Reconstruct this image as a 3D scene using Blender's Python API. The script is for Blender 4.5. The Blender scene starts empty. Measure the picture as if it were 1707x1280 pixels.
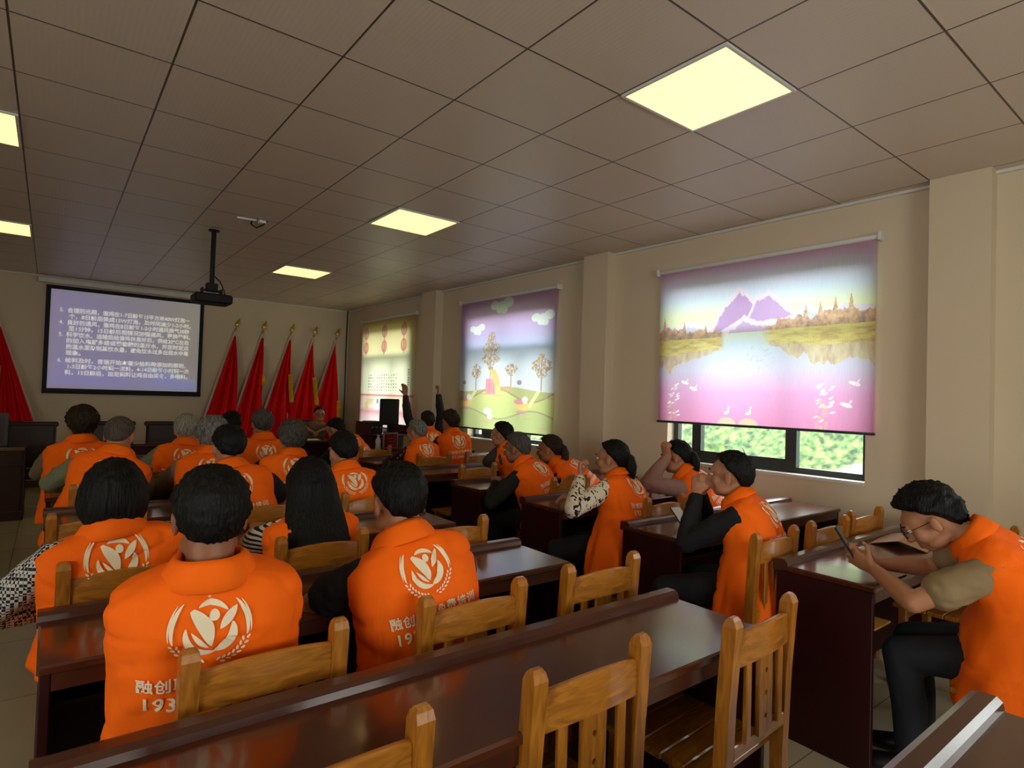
import bpy, math, random
import numpy as np
from mathutils import Vector, Matrix, noise
from mathutils.bvhtree import BVHTree
from math import sin, cos, pi, radians
random.seed(7)
SC = bpy.context.scene
COL = SC.collection

# ---------------------------------------------------------------- camera, world, lights, exposure
cam_d = bpy.data.cameras.new('camera'); cam = bpy.data.objects.new('camera', cam_d); COL.objects.link(cam)
cam.location = (0.2, -2.025, 1.48)
cam.rotation_euler = (radians(91.31), radians(-1.80), radians(-37.86))
cam_d.sensor_width = 36.0; cam_d.lens = 36.0 * 991.0 / 1707.0; cam_d.clip_start = 0.05; cam_d.clip_end = 200
SC.camera = cam
world = bpy.data.worlds.new('world'); SC.world = world; world.use_nodes = True
wn = world.node_tree.nodes; wl = world.node_tree.links
bg = wn['Background']; bg.inputs['Strength'].default_value = 10.5
tcw = wn.new('ShaderNodeTexCoord'); sepw = wn.new('ShaderNodeSeparateXYZ'); rampw = wn.new('ShaderNodeValToRGB')
wl.new(tcw.outputs['Generated'], sepw.inputs[0]); wl.new(sepw.outputs['Z'], rampw.inputs[0]); wl.new(rampw.outputs[0], bg.inputs['Color'])
rampw.color_ramp.elements[0].position = 0.0; rampw.color_ramp.elements[0].color = (1.0, 0.98, 0.95, 1)
rampw.color_ramp.elements[1].position = 0.8; rampw.color_ramp.elements[1].color = (0.92, 0.96, 1.0, 1)
SC.view_settings.view_transform = 'Standard'; SC.view_settings.look = 'None'
SC.view_settings.gamma = 1.0; SC.view_settings.use_curve_mapping = False
SC.view_settings.exposure = 0.24
SC.cycles.use_denoising = True
SC.cycles.max_bounces = 7; SC.cycles.diffuse_bounces = 4; SC.cycles.glossy_bounces = 3; SC.cycles.transmission_bounces = 4
SC.cycles.transparent_max_bounces = 6
SC.cycles.sample_clamp_indirect = 6.0
SC.cycles.caustics_reflective = False; SC.cycles.caustics_refractive = False
LAMP_STRENGTH = 1.9

CEIL = 3.015
Y0_ = -4.6
def wx(y, c=4.88): return c - 0.03 * y                  # the window wall runs slightly askew to the ceiling grid
WIN = [(6.36, 8.0, 0.92, 2.65), (3.12, 4.78, 0.92, 2.65), (-0.19, 1.52, 0.94, 2.65), (-3.3, -2.35, 0.94, 2.65)]
# daylight enters through the window openings: portals guide the sky light through them
for i, (y0, y1, z0, z1) in enumerate(WIN):
    L = bpy.data.lights.new('window_portal', 'AREA'); L.shape = 'RECTANGLE'; L.size = y1 - y0; L.size_y = z1 - z0
    L.cycles.is_portal = True
    o = bpy.data.objects.new('window_portal', L); COL.objects.link(o)
    ym = (y0 + y1) / 2
    o.location = (wx(ym) + 0.26, ym, (z0 + z1) / 2)
    o.rotation_euler = (0, radians(90), 0)
    L.size = z1 - z0; L.size_y = y1 - y0

L = bpy.data.lights.new('window_portal', 'AREA'); L.shape = 'RECTANGLE'; L.size = 1.66; L.size_y = 2.3; L.cycles.is_portal = True
o = bpy.data.objects.new('window_portal', L); COL.objects.link(o); o.location = (-4.24, -2.3, 1.77); o.rotation_euler = (0, radians(-90), 0)  # portal of the added fill window in the left wall

L = bpy.data.lights.new('window_portal', 'AREA'); L.shape = 'RECTANGLE'; L.size = 2.1; L.size_y = 1.2; L.cycles.is_portal = True
o = bpy.data.objects.new('window_portal', L); COL.objects.link(o); o.location = (1.65, Y0_ - .24, 1.54); o.rotation_euler = (radians(90), 0, 0)  # portal of the added fill window in the back wall

# ---------------------------------------------------------------- materials
def new_mat(name):
    m = bpy.data.materials.new(name); m.use_nodes = True
    return m, m.node_tree.nodes, m.node_tree.links, m.node_tree.nodes['Principled BSDF']
def sRGB(r, g, b):
    f = lambda c: (c / 255 / 12.92) if c / 255 <= 0.04045 else ((c / 255 + 0.055) / 1.055) ** 2.4
    return (f(r), f(g), f(b), 1)
def simple(name, col, rough=0.6, spec=0.5, metal=0.0, bump=0, bscale=200, var=0, vscale=8, coat=0, stretch=None):
    m, n, l, p = new_mat(name)
    p.inputs['Base Color'].default_value = col; p.inputs['Roughness'].default_value = rough
    p.inputs['Specular IOR Level'].default_value = spec; p.inputs['Metallic'].default_value = metal
    p.inputs['Coat Weight'].default_value = coat; p.inputs['Coat Roughness'].default_value = 0.12
    tc = n.new('ShaderNodeTexCoord'); src = tc.outputs['Object']
    if stretch:
        mp = n.new('ShaderNodeMapping'); mp.inputs['Scale'].default_value = stretch; l.new(src, mp.inputs[0]); src = mp.outputs[0]
    if var:
        nz = n.new('ShaderNodeTexNoise'); nz.inputs['Scale'].default_value = vscale; nz.inputs['Detail'].default_value = 5
        l.new(src, nz.inputs[0])
        mx = n.new('ShaderNodeMix'); mx.data_type = 'RGBA'
        mx.inputs[6].default_value = tuple(c * (1 - var) for c in col[:3]) + (1,)
        mx.inputs[7].default_value = tuple(min(1, c * (1 + var)) for c in col[:3]) + (1,)
        l.new(nz.outputs[0], mx.inputs[0]); l.new(mx.outputs[2], p.inputs['Base Color'])
    if bump:
        nb = n.new('ShaderNodeTexNoise'); nb.inputs['Scale'].default_value = bscale; nb.inputs['Detail'].default_value = 4
        l.new(src, nb.inputs[0]); b = n.new('ShaderNodeBump'); b.inputs['Strength'].default_value = bump; b.inputs['Distance'].default_value = 0.01
        l.new(nb.outputs[0], b.inputs['Height']); l.new(b.outputs[0], p.inputs['Normal'])
    return m
def wood(name, c1, c2, rough, coat, scale=6, stretch=(1, 9, 9), bump=0.05, spec=0.5):
    m, n, l, p = new_mat(name)
    tc = n.new('ShaderNodeTexCoord'); mp = n.new('ShaderNodeMapping'); mp.inputs['Scale'].default_value = stretch
    nz = n.new('ShaderNodeTexNoise'); nz.inputs['Scale'].default_value = scale; nz.inputs['Detail'].default_value = 6; nz.inputs['Distortion'].default_value = 1.4
    rp = n.new('ShaderNodeValToRGB'); rp.color_ramp.elements[0].position = .32; rp.color_ramp.elements[1].position = .68
    rp.color_ramp.elements[0].color = c1; rp.color_ramp.elements[1].color = c2
    l.new(tc.outputs['Object'], mp.inputs[0]); l.new(mp.outputs[0], nz.inputs[0]); l.new(nz.outputs[0], rp.inputs[0]); l.new(rp.outputs[0], p.inputs['Base Color'])
    b = n.new('ShaderNodeBump'); b.inputs['Strength'].default_value = bump; b.inputs['Distance'].default_value = 0.01
    l.new(nz.outputs[0], b.inputs['Height']); l.new(b.outputs[0], p.inputs['Normal'])
    p.inputs['Roughness'].default_value = rough; p.inputs['Coat Weight'].default_value = coat; p.inputs['Coat Roughness'].default_value = 0.1
    p.inputs['Specular IOR Level'].default_value = spec
    return m
M = {}
M['wall'] = simple('wall_paint', sRGB(212, 196, 170), .75, .3, bump=.04, bscale=60, var=.03, vscale=2)
M['white_paint'] = simple('white_paint', sRGB(215, 212, 205), .5)
M['oak'] = wood('oak_wood', sRGB(136, 80, 20), sRGB(180, 114, 36), .32, .35, 5, (9, 9, 1.2), .04)
M['oak_flat'] = wood('oak_wood_rail', sRGB(138, 82, 22), sRGB(184, 118, 38), .32, .35, 5, (1.2, 9, 9), .04)
M['desk_top'] = wood('brown_veneer', sRGB(66, 28, 14), sRGB(86, 42, 24), .2, .5, 3, (.8, 8, 8), .01)
M['desk_side'] = simple('dark_red_lacquer', sRGB(46, 8, 10), .42, .3, var=.15, vscale=4, coat=.08)
M['desk_edge'] = simple('brown_lacquer', sRGB(72, 34, 20), .3, .5, coat=.25)
M['black_plastic'] = simple('black_plastic', (.008, .008, .009, 1), .55, .22)
M['dark_leather'] = simple('dark_brown_leather', sRGB(40, 20, 16), .4, .5, bump=.2, bscale=120)
M['metal'] = simple('grey_metal', (.5, .5, .5, 1), .35, metal=.9)
M['gold'] = simple('gold_metal', (.65, .42, .12, 1), .3, metal=.9)
M['white_plastic'] = simple('white_plastic', (.7, .7, .68, 1), .4)
M['frame'] = simple('dark_green_aluminium', sRGB(52, 62, 58), .4, metal=.3)
M['paper'] = simple('paper', sRGB(230, 222, 205), .7)
M['kraft'] = simple('kraft_paper', sRGB(170, 125, 80), .7)
M['yellow_paper'] = simple('yellow_paper', sRGB(215, 160, 50), .6)
M['flag_red'] = simple('red_flag_cloth', sRGB(205, 5, 10), .6, .12, var=.06, vscale=5)
M['flag_gold'] = simple('gold_fringe', sRGB(225, 165, 35), .7, bump=.5, bscale=300)
M['flag_white'] = simple('flag_sleeve', sRGB(205, 180, 170), .6)
M['shoe'] = simple('black_shoe', (.01, .01, .01, 1), .35)
M['skirting'] = simple('skirting', sRGB(90, 70, 55), .4)
M['plaque_red'] = simple('plaque_red', sRGB(110, 18, 18), .35)
M['road'] = simple('pale_concrete_road', sRGB(96, 99, 102), .8, var=.1, vscale=1)
M['bottle'] = simple('bottle_plastic', (.6, .65, .7, 1), .15)

def ceiling_mat():
    m, n, l, p = new_mat('gypsum_ceiling_tiles')
    tc = n.new('ShaderNodeTexCoord'); sep = n.new('ShaderNodeSeparateXYZ'); l.new(tc.outputs['Object'], sep.inputs[0])
    def mth(op, a, b=None, c=None):
        q = n.new('ShaderNodeMath'); q.operation = op
        for k, v in enumerate((a, b, c)):
            if v is None: continue
            if isinstance(v, (int, float)): q.inputs[k].default_value = v
            else: l.new(v, q.inputs[k])
        return q.outputs[0]
    dist = []
    for ax in ('X', 'Y'):
        f = mth('PINGPONG', sep.outputs[ax], .3)         # 0 at every 0.6 m line
        dist.append(f)
    d = mth('MINIMUM', dist[0], dist[1])
    line = mth('LESS_THAN', d, .0048)
    # embossed dot pattern of the tiles
    s1 = mth('SINE', mth('MULTIPLY', mth('ADD', sep.outputs['X'], sep.outputs['Y']), 130.0))
    s2 = mth('SINE', mth('MULTIPLY', mth('SUBTRACT', sep.outputs['X'], sep.outputs['Y']), 130.0))
    pat = mth('MULTIPLY', s1, s2)
    mx = n.new('ShaderNodeMix'); mx.data_type = 'RGBA'
    mx.inputs[6].default_value = sRGB(206, 193, 178); mx.inputs[7].default_value = sRGB(84, 68, 58)
    l.new(line, mx.inputs[0]); l.new(mx.outputs[2], p.inputs['Base Color'])
    h = mth('ADD', mth('MULTIPLY', pat, .12), mth('MULTIPLY', mth('MINIMUM', d, .012), -40.0))
    b = n.new('ShaderNodeBump'); b.inputs['Strength'].default_value = .35; b.inputs['Distance'].default_value = .004
    l.new(h, b.inputs['Height']); l.new(b.outputs[0], p.inputs['Normal'])
    p.inputs['Roughness'].default_value = .42; p.inputs['Specular IOR Level'].default_value = .45
    return m
M['ceiling'] = ceiling_mat()
def floor_mat():
    m, n, l, p = new_mat('beige_floor_tiles')
    tc = n.new('ShaderNodeTexCoord'); br = n.new('ShaderNodeTexBrick')
    br.offset = 0; br.inputs['Scale'].default_value = 1; br.inputs['Brick Width'].default_value = .8; br.inputs['Row Height'].default_value = .8
    br.inputs['Mortar Size'].default_value = .003
    br.inputs['Color1'].default_value = sRGB(182, 168, 142); br.inputs['Color2'].default_value = sRGB(176, 163, 138); br.inputs['Mortar'].default_value = sRGB(120, 108, 90)
    l.new(tc.outputs['Object'], br.inputs[0]); nz = n.new('ShaderNodeTexNoise'); nz.inputs['Scale'].default_value = 2.5; nz.inputs['Detail'].default_value = 7
    l.new(tc.outputs['Object'], nz.inputs[0])
    mx = n.new('ShaderNodeMix'); mx.data_type = 'RGBA'; mx.blend_type = 'MULTIPLY'; mx.inputs[0].default_value = .25
    l.new(br.outputs[0], mx.inputs[6]); l.new(nz.outputs[0], mx.inputs[7]); l.new(mx.outputs[2], p.inputs['Base Color'])
    p.inputs['Roughness'].default_value = .22
    return m
M['floor'] = floor_mat()
def emis(name, col, s, rough=.5):
    m, n, l, p = new_mat(name)
    p.inputs['Base Color'].default_value = (.8, .8, .8, 1); p.inputs['Emission Color'].default_value = col; p.inputs['Emission Strength'].default_value = s
    return m
M['lamp'] = emis('lit_lamp_panel', (1.0, .70, .20, 1), LAMP_STRENGTH)
def glass_mat():
    m, n, l, p = new_mat('window_glass'); n.remove(p); out = n['Material Output']
    t = n.new('ShaderNodeBsdfTransparent'); g = n.new('ShaderNodeBsdfGlossy'); g.inputs['Roughness'].default_value = .02
    t.inputs[0].default_value = (.95, .98, .97, 1)
    mx = n.new('ShaderNodeMixShader'); mx.inputs[0].default_value = .05; l.new(t.outputs[0], mx.inputs[1]); l.new(g.outputs[0], mx.inputs[2]); l.new(mx.outputs[0], out.inputs[0])
    return m
M['glass'] = glass_mat()
def blind_mat():
    m, n, l, p = new_mat('printed_blind_cloth'); n.remove(p); out = n['Material Output']
    at = n.new('ShaderNodeAttribute'); at.attribute_name = 'print'
    d = n.new('ShaderNodeBsdfDiffuse'); t = n.new('ShaderNodeBsdfTranslucent')
    tc = n.new('ShaderNodeTexCoord'); mp = n.new('ShaderNodeMapping'); mp.inputs['Scale'].default_value = (1, 60, 3)
    nz = n.new('ShaderNodeTexNoise'); nz.inputs['Scale'].default_value = 3; nz.inputs['Detail'].default_value = 4
    l.new(tc.outputs['Object'], mp.inputs[0]); l.new(mp.outputs[0], nz.inputs[0])
    ml = n.new('ShaderNodeMix'); ml.data_type = 'RGBA'; ml.blend_type = 'MULTIPLY'; ml.inputs[0].default_value = .22
    l.new(at.outputs['Color'], ml.inputs[6]); l.new(nz.outputs[0], ml.inputs[7])
    l.new(ml.outputs[2], d.inputs[0]); l.new(ml.outputs[2], t.inputs[0])
    mx = n.new('ShaderNodeMixShader'); mx.inputs[0].default_value = .52
    l.new(d.outputs[0], mx.inputs[1]); l.new(t.outputs[0], mx.inputs[2]); l.new(mx.outputs[0], out.inputs[0])
    return m
M['blind'] = blind_mat()
def attr_emit(name, s):
    m, n, l, p = new_mat(name); at = n.new('ShaderNodeAttribute'); at.attribute_name = 'print'
    p.inputs['Base Color'].default_value = (.6, .6, .6, 1); l.new(at.outputs['Color'], p.inputs['Emission Color']); p.inputs['Emission Strength'].default_value = s
    p.inputs['Roughness'].default_value = .8
    return m
M['screen'] = attr_emit('projected_slide', .34)
M['slide_text'] = emis('projected_text', (1.0, .98, .85, 1), .36)
def leaf_mat():
    m, n, l, p = new_mat('foliage'); tc = n.new('ShaderNodeTexCoord')
    nz = n.new('ShaderNodeTexNoise'); nz.inputs['Scale'].default_value = 5; nz.inputs['Detail'].default_value = 10; l.new(tc.outputs['Object'], nz.inputs[0])
    rp = n.new('ShaderNodeValToRGB'); e = rp.color_ramp.elements
    e[0].position = .35; e[0].color = sRGB(18, 32, 12); e[1].position = .62; e[1].color = sRGB(96, 106, 56)
    q = e.new(.5); q.color = sRGB(58, 84, 36)
    l.new(nz.outputs[0], rp.inputs[0]); l.new(rp.outputs[0], p.inputs['Base Color']); p.inputs['Roughness'].default_value = .8
    return m
M['leaf'] = leaf_mat()

# fabrics
def cloth(name, col, var=.08, bump=.25, bscale=14, rough=.8):
    m, n, l, p = new_mat(name); tc = n.new('ShaderNodeTexCoord')
    mp = n.new('ShaderNodeMapping'); mp.inputs['Scale'].default_value = (1, 1, .5); l.new(tc.outputs['Object'], mp.inputs[0])
    nz = n.new('ShaderNodeTexNoise'); nz.inputs['Scale'].default_value = bscale; nz.inputs['Detail'].default_value = 3; nz.inputs['Distortion'].default_value = .6
    l.new(mp.outputs[0], nz.inputs[0])
    mx = n.new('ShaderNodeMix'); mx.data_type = 'RGBA'
    mx.inputs[6].default_value = tuple(c * (1 - var) for c in col[:3]) + (1,); mx.inputs[7].default_value = tuple(min(1, c * (1 + var)) for c in col[:3]) + (1,)
    l.new(nz.outputs[0], mx.inputs[0]); l.new(mx.outputs[2], p.inputs['Base Color'])
    b = n.new('ShaderNodeBump'); b.inputs['Strength'].default_value = bump; b.inputs['Distance'].default_value = .02
    l.new(nz.outputs[0], b.inputs['Height']); l.new(b.outputs[0], p.inputs['Normal'])
    p.inputs['Roughness'].default_value = rough; p.inputs['Specular IOR Level'].default_value = .2
    p.inputs['Sheen Weight'].default_value = .0
    return m, n, l, p, tc
M['vest'] = cloth('orange_vest_cloth', sRGB(252, 104, 6), .05, .5, 9)[0]
M['collar'] = cloth('orange_collar_cloth', sRGB(252, 106, 8), .05, .3, 12)[0]
M['print'] = simple('cream_print', sRGB(240, 222, 188), .6)
M['trousers'] = cloth('dark_trouser_cloth', (.016, .017, .022, 1), .2)[0]
SH = {}
for k, c in dict(black=(.012, .012, .014, 1), green=sRGB(112, 118, 92), grey=sRGB(72, 68, 66), white=sRGB(205, 200, 195), brown=sRGB(112, 88, 66),
                 maroon=sRGB(60, 12, 22), khaki=sRGB(138, 116, 84), darkgrey=sRGB(36, 34, 34), beige=sRGB(120, 104, 84), pink=sRGB(150, 112, 104)).items():
    SH[k] = cloth('shirt_cloth_' + k, c, .12)[0]
def pattern_cloth(name, kind):
    m, n, l, p, tc = cloth(name, (.5, .5, .5, 1), .1)
    rp = n.new('ShaderNodeValToRGB'); rp.color_ramp.interpolation = 'CONSTANT'
    if kind == 'check':
        ck = n.new('ShaderNodeTexChecker'); ck.inputs['Scale'].default_value = 95; l.new(tc.outputs['Object'], ck.inputs[0])
        ck.inputs['Color1'].default_value = sRGB(190, 186, 180); ck.inputs['Color2'].default_value = sRGB(32, 32, 36); l.new(ck.outputs[0], p.inputs['Base Color'])
    if kind == 'stripe':
        wv = n.new('ShaderNodeTexWave'); wv.bands_direction = 'Z'; wv.inputs['Scale'].default_value = 16; wv.inputs['Distortion'].default_value = .6
        l.new(tc.outputs['Object'], wv.inputs[0]); l.new(wv.outputs['Fac'], rp.inputs[0])
        rp.color_ramp.elements[0].color = sRGB(30, 30, 34); rp.color_ramp.elements[1].color = sRGB(215, 210, 200); rp.color_ramp.elements[1].position = .45
        l.new(rp.outputs[0], p.inputs['Base Color'])
    if kind in ('floral', 'dark_floral', 'leaf'):
        vo = n.new('ShaderNodeTexVoronoi'); vo.feature = 'F1'; vo.inputs['Scale'].default_value = {'leaf': 26, 'floral': 34, 'dark_floral': 38}[kind]
        mp = n.new('ShaderNodeMapping'); mp.inputs['Scale'].default_value = (1, 1.0, .7); mp.inputs['Rotation'].default_value = (.5, .4, 0)
        l.new(tc.outputs['Object'], mp.inputs[0]); l.new(mp.outputs[0], vo.inputs[0]); l.new(vo.outputs['Distance'], rp.inputs[0])
        e = rp.color_ramp.elements
        if kind == 'leaf':
            nz = n.new('ShaderNodeTexNoise'); nz.inputs['Scale'].default_value = 30; nz.inputs['Detail'].default_value = 1; nz.inputs['Distortion'].default_value = 1.2; mp.inputs['Scale'].default_value = (1.6, 1, .6)
            l.new(mp.outputs[0], nz.inputs[0]); l.new(nz.outputs[0], rp.inputs[0]); e[0].color = sRGB(32, 28, 30); e[1].color = sRGB(220, 204, 182); e[1].position = .43
        if kind == 'floral': e[0].color = sRGB(190, 150, 130); e[1].color = sRGB(80, 30, 34); e[1].position = .3
        if kind == 'dark_floral': e[0].color = sRGB(150, 100, 95); e[1].color = sRGB(48, 20, 26); e[1].position = .28
        l.new(rp.outputs[0], p.inputs['Base Color'])
    return m
for k in ('check', 'stripe', 'floral', 'dark_floral', 'leaf'): SH[k] = pattern_cloth('shirt_cloth_' + k, k)
def skin_mat(name, c):
    m = simple(name, c, .5, .35, bump=.08, bscale=90, var=.1, vscale=14); p = m.node_tree.nodes['Principled BSDF']
    p.inputs['Subsurface Weight'].default_value = .0
    return m
SK = {'light': skin_mat('skin_light', sRGB(196, 140, 108)), 'mid': skin_mat('skin_mid', sRGB(172, 116, 84)), 'dark': skin_mat('skin_dark', sRGB(142, 92, 66))}
def hair_mat(name, c1, c2, rough=.5):
    m, n, l, p = new_mat(name); tc = n.new('ShaderNodeTexCoord'); mp = n.new('ShaderNodeMapping'); mp.inputs['Scale'].default_value = (1, 1, .12)
    nz = n.new('ShaderNodeTexNoise'); nz.inputs['Scale'].default_value = 130; nz.inputs['Detail'].default_value = 3
    l.new(tc.outputs['Object'], mp.inputs[0]); l.new(mp.outputs[0], nz.inputs[0])
    rp = n.new('ShaderNodeValToRGB'); rp.color_ramp.elements[0].position = .35; rp.color_ramp.elements[1].position = .65
    rp.color_ramp.elements[0].color = c1; rp.color_ramp.elements[1].color = c2
    l.new(nz.outputs[0], rp.inputs[0]); l.new(rp.outputs[0], p.inputs['Base Color'])
    b = n.new('ShaderNodeBump'); b.inputs['Strength'].default_value = .9; b.inputs['Distance'].default_value = .01; l.new(nz.outputs[0], b.inputs['Height']); l.new(b.outputs[0], p.inputs['Normal'])
    p.inputs['Roughness'].default_value = rough; p.inputs['Specular IOR Level'].default_value = .16
    return m
HM = {'black': hair_mat('black_hair', (.002, .002, .002, 1), (.008, .007, .0065, 1)), 'brown': hair_mat('dark_brown_hair', (.010, .006, .004, 1), (.035, .020, .012, 1)),
      'grey': hair_mat('grey_hair', (.05, .047, .043, 1), (.26, .25, .23, 1)), 'silver': hair_mat('silver_hair', (.12, .115, .10, 1), (.42, .40, .35, 1)),
      'salt': hair_mat('salt_and_pepper_hair', (.025, .022, .02, 1), (.11, .10, .09, 1)), 'buzz': hair_mat('cropped_hair', (.05, .038, .03, 1), (.11, .085, .068, 1), .7)}
M['eye_white'] = simple('eye_white', (.6, .58, .55, 1), .3); M['iris'] = simple('dark_iris', (.01, .006, .004, 1), .15)
M['lens'] = M['glass']

# ---------------------------------------------------------------- mesh helpers
class MB:
    def __init__(s): s.v = []; s.f = []
    def add(s, v, f):
        k = len(s.v); s.v += [tuple(p) for p in v]; s.f += [tuple(i + k for i in q) for q in f]; return s
    def box(s, x0, x1, y0, y1, z0, z1, bev=0.0, T=None):
        if bev > 0:
            b = min(bev, (x1 - x0) * .49, (y1 - y0) * .49, (z1 - z0) * .49)
            cx, cy, cz = (x0 + x1) / 2, (y0 + y1) / 2, (z0 + z1) / 2; hx, hy, hz = (x1 - x0) / 2, (y1 - y0) / 2, (z1 - z0) / 2
            v = []; idx = {}
            for sx in (-1, 1):
                for sy in (-1, 1):
                    for sz in (-1, 1):
                        for ax in range(3):
                            h = [hx - b, hy - b, hz - b]; h[ax] = (hx, hy, hz)[ax]
                            idx[(sx, sy, sz, ax)] = len(v); v.append((cx + sx * h[0], cy + sy * h[1], cz + sz * h[2]))
            I = lambda a, b_, c, ax: idx[(a, b_, c, ax)]
            f = []
            for s_ in (-1, 1):
                q = [I(s_, -1, -1, 0), I(s_, 1, -1, 0), I(s_, 1, 1, 0), I(s_, -1, 1, 0)]; f.append(q if s_ > 0 else q[::-1])
                q = [I(-1, s_, -1, 1), I(-1, s_, 1, 1), I(1, s_, 1, 1), I(1, s_, -1, 1)]; f.append(q if s_ > 0 else q[::-1])
                q = [I(-1, -1, s_, 2), I(1, -1, s_, 2), I(1, 1, s_, 2), I(-1, 1, s_, 2)]; f.append(q if s_ > 0 else q[::-1])
            for a in (-1, 1):
                for c in (-1, 1):
                    q = [I(a, c, -1, 0), I(a, c, 1, 0), I(a, c, 1, 1), I(a, c, -1, 1)]; f.append(q if a * c < 0 else q[::-1])
                    q = [I(a, -1, c, 0), I(a, 1, c, 0), I(a, 1, c, 2), I(a, -1, c, 2)]; f.append(q if a * c > 0 else q[::-1])
                    q = [I(-1, a, c, 1), I(1, a, c, 1), I(1, a, c, 2), I(-1, a, c, 2)]; f.append(q if a * c < 0 else q[::-1])
                    for d in (-1, 1):
                        q = [I(a, c, d, 0), I(a, c, d, 1), I(a, c, d, 2)]; f.append(q if a * c * d > 0 else q[::-1])
        else:
            v = [(x, y, z) for x in (x0, x1) for y in (y0, y1) for z in (z0, z1)]
            f = [(0, 1, 3, 2), (4, 6, 7, 5), (0, 4, 5, 1), (2, 3, 7, 6), (0, 2, 6, 4), (1, 5, 7, 3)]
        if T is not None: v = [tuple(T @ Vector(p)) for p in v]
        return s.add(v, f)
    def tube(s, pts, radii, seg=16, flat=None, up=None, caps=True):
        """round-ended tube along pts; flat=(kx,ky) scales the section"""
        P = [Vector(p) for p in pts]; n = len(P); R = radii if hasattr(radii, '__len__') else [radii] * n
        if caps:
            d0 = (P[0] - P[1]).normalized(); d1 = (P[-1] - P[-2]).normalized()
            A = [(.5, .866), (.87, .5), (1.0, .05)]
            P = [P[0] + d0 * R[0] * a for a, _ in A][::-1] + P + [P[-1] + d1 * R[-1] * a for a, _ in A]
            R = [R[0] * b for _, b in A][::-1] + list(R) + [R[-1] * b for _, b in A]
            n += 6
        rings = []; u = Vector(up) if up else None
        for i in range(n):
            t = (P[min(i + 1, n - 1)] - P[max(i - 1, 0)]).normalized()
            if u is None: u = Vector((0, 0, 1)) if abs(t.z) < .9 else Vector((1, 0, 0))
            u2 = (u - t * u.dot(t)); u2.normalize(); w = t.cross(u2); u = u2
            kx, ky = flat if flat else (1, 1)
            rings.append([P[i] + (w * cos(a) * kx + u2 * sin(a) * ky) * R[i] for a in [2 * pi * j / seg for j in range(seg)]])
        return s.rings(rings)
    def rings(s, rings, close=True):
        seg = len(rings[0]); v = [p for r in rings for p in r]; f = []
        for i in range(len(rings) - 1):
            for j in range(seg):
                a, b = i * seg + j, i * seg + (j + 1) % seg; f.append((a, b, b + seg, a + seg))
        if close: f.append(tuple(range(seg))[::-1]); f.append(tuple(range((len(rings) - 1) * seg, len(rings) * seg)))
        return s.add(v, f)
    def ell(s, c, r, T=None, nu=20, nv=12):
        c = Vector(c); rings = []
        for i in range(nv + 1):
            th = -pi / 2 + pi * i / nv; th = max(-1.55, min(1.55, th))
            ring = []
            for j in range(nu):
                a = 2 * pi * j / nu; p = Vector((r[0] * cos(th) * cos(a), r[1] * cos(th) * sin(a), r[2] * sin(th)))
                if T is not None: p = T @ p
                ring.append(c + p)
            rings.append(ring)
        return s.rings(rings)
    def prism(s, poly, z0, z1, T=None):
        n = len(poly); v = [(x, y, z0) for x, y in poly] + [(x, y, z1) for x, y in poly]
        f = [tuple(range(n))[::-1], tuple(range(n, 2 * n))] + [(i, (i + 1) % n, (i + 1) % n + n, i + n) for i in range(n)]
        if T is not None: v = [tuple(T @ Vector(p)) for p in v]
        return s.add(v, f)
    def mesh(s, name, smooth=False):
        me = bpy.data.meshes.new(name); me.from_pydata(s.v, [], s.f); me.update()
        if smooth: me.shade_smooth()
        return me
    def build(s, name, mat, parent=None, smooth=False):
        return link(name, s.mesh(name, smooth), mat, parent)
def link(name, me, mat, parent=None):
    o = bpy.data.objects.new(name, me); COL.objects.link(o)
    if mat and len(me.materials) == 0: me.materials.append(mat)
    if parent is not None: o.parent = parent
    return o
def autosmooth(o, ang=40):
    me = o.data; me.shade_smooth()
    me.update()
    nrm = [f.normal.copy() for f in me.polygons]; ed = {}
    for f in me.polygons:
        for k in f.edge_keys: ed.setdefault(k, []).append(f.index)
    sh = me.attributes.new('sharp_edge', 'BOOLEAN', 'EDGE'); c = cos(radians(ang))
    for e in me.edges:
        fs = ed.get(tuple(sorted(e.vertices)), [])
        sh.data[e.index].value = len(fs) == 2 and nrm[fs[0]].dot(nrm[fs[1]]) < c
    return o
def empty(name, label, cat, loc=(0, 0, 0), rz=0, group=None):
    o = bpy.data.objects.new(name, None); COL.objects.link(o); o.location = loc; o.rotation_euler = (0, 0, rz); o.empty_display_size = .1
    o['label'] = label; o['category'] = cat
    if group: o['group'] = group
    return o
def tag(o, label, cat, group=None):
    o['label'] = label; o['category'] = cat
    if group: o['group'] = group
    return o
def struct(o): o['kind'] = 'structure'; return o
def dup(root, loc, rz, label, group=None):
    r = root.copy(); COL.objects.link(r); r.location = loc; r.rotation_euler = (0, 0, rz); r['label'] = label
    if group: r['group'] = group
    for ch in [o for o in ALLCH.get(root.name, [])]:
        c = ch.copy(); COL.objects.link(c); c.parent = r
        for g in ALLCH.get(ch.name, []):
            d = g.copy(); COL.objects.link(d); d.parent = c
    return r
ALLCH = {}
def register(root):
    ALLCH[root.name] = list(root.children)
    for c in root.children: ALLCH[c.name] = list(c.children)
DG = bpy.context.evaluated_depsgraph_get
def eval_mesh(ob, mods):
    COL.objects.link(ob) if ob.name not in COL.objects else None
    for t, kw in mods:
        m = ob.modifiers.new(t, t)
        for k, v in kw.items(): setattr(m, k, v)
    dg = DG(); dg.update(); me = bpy.data.meshes.new_from_object(ob.evaluated_get(dg))
    bpy.data.objects.remove(ob); return me
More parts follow.
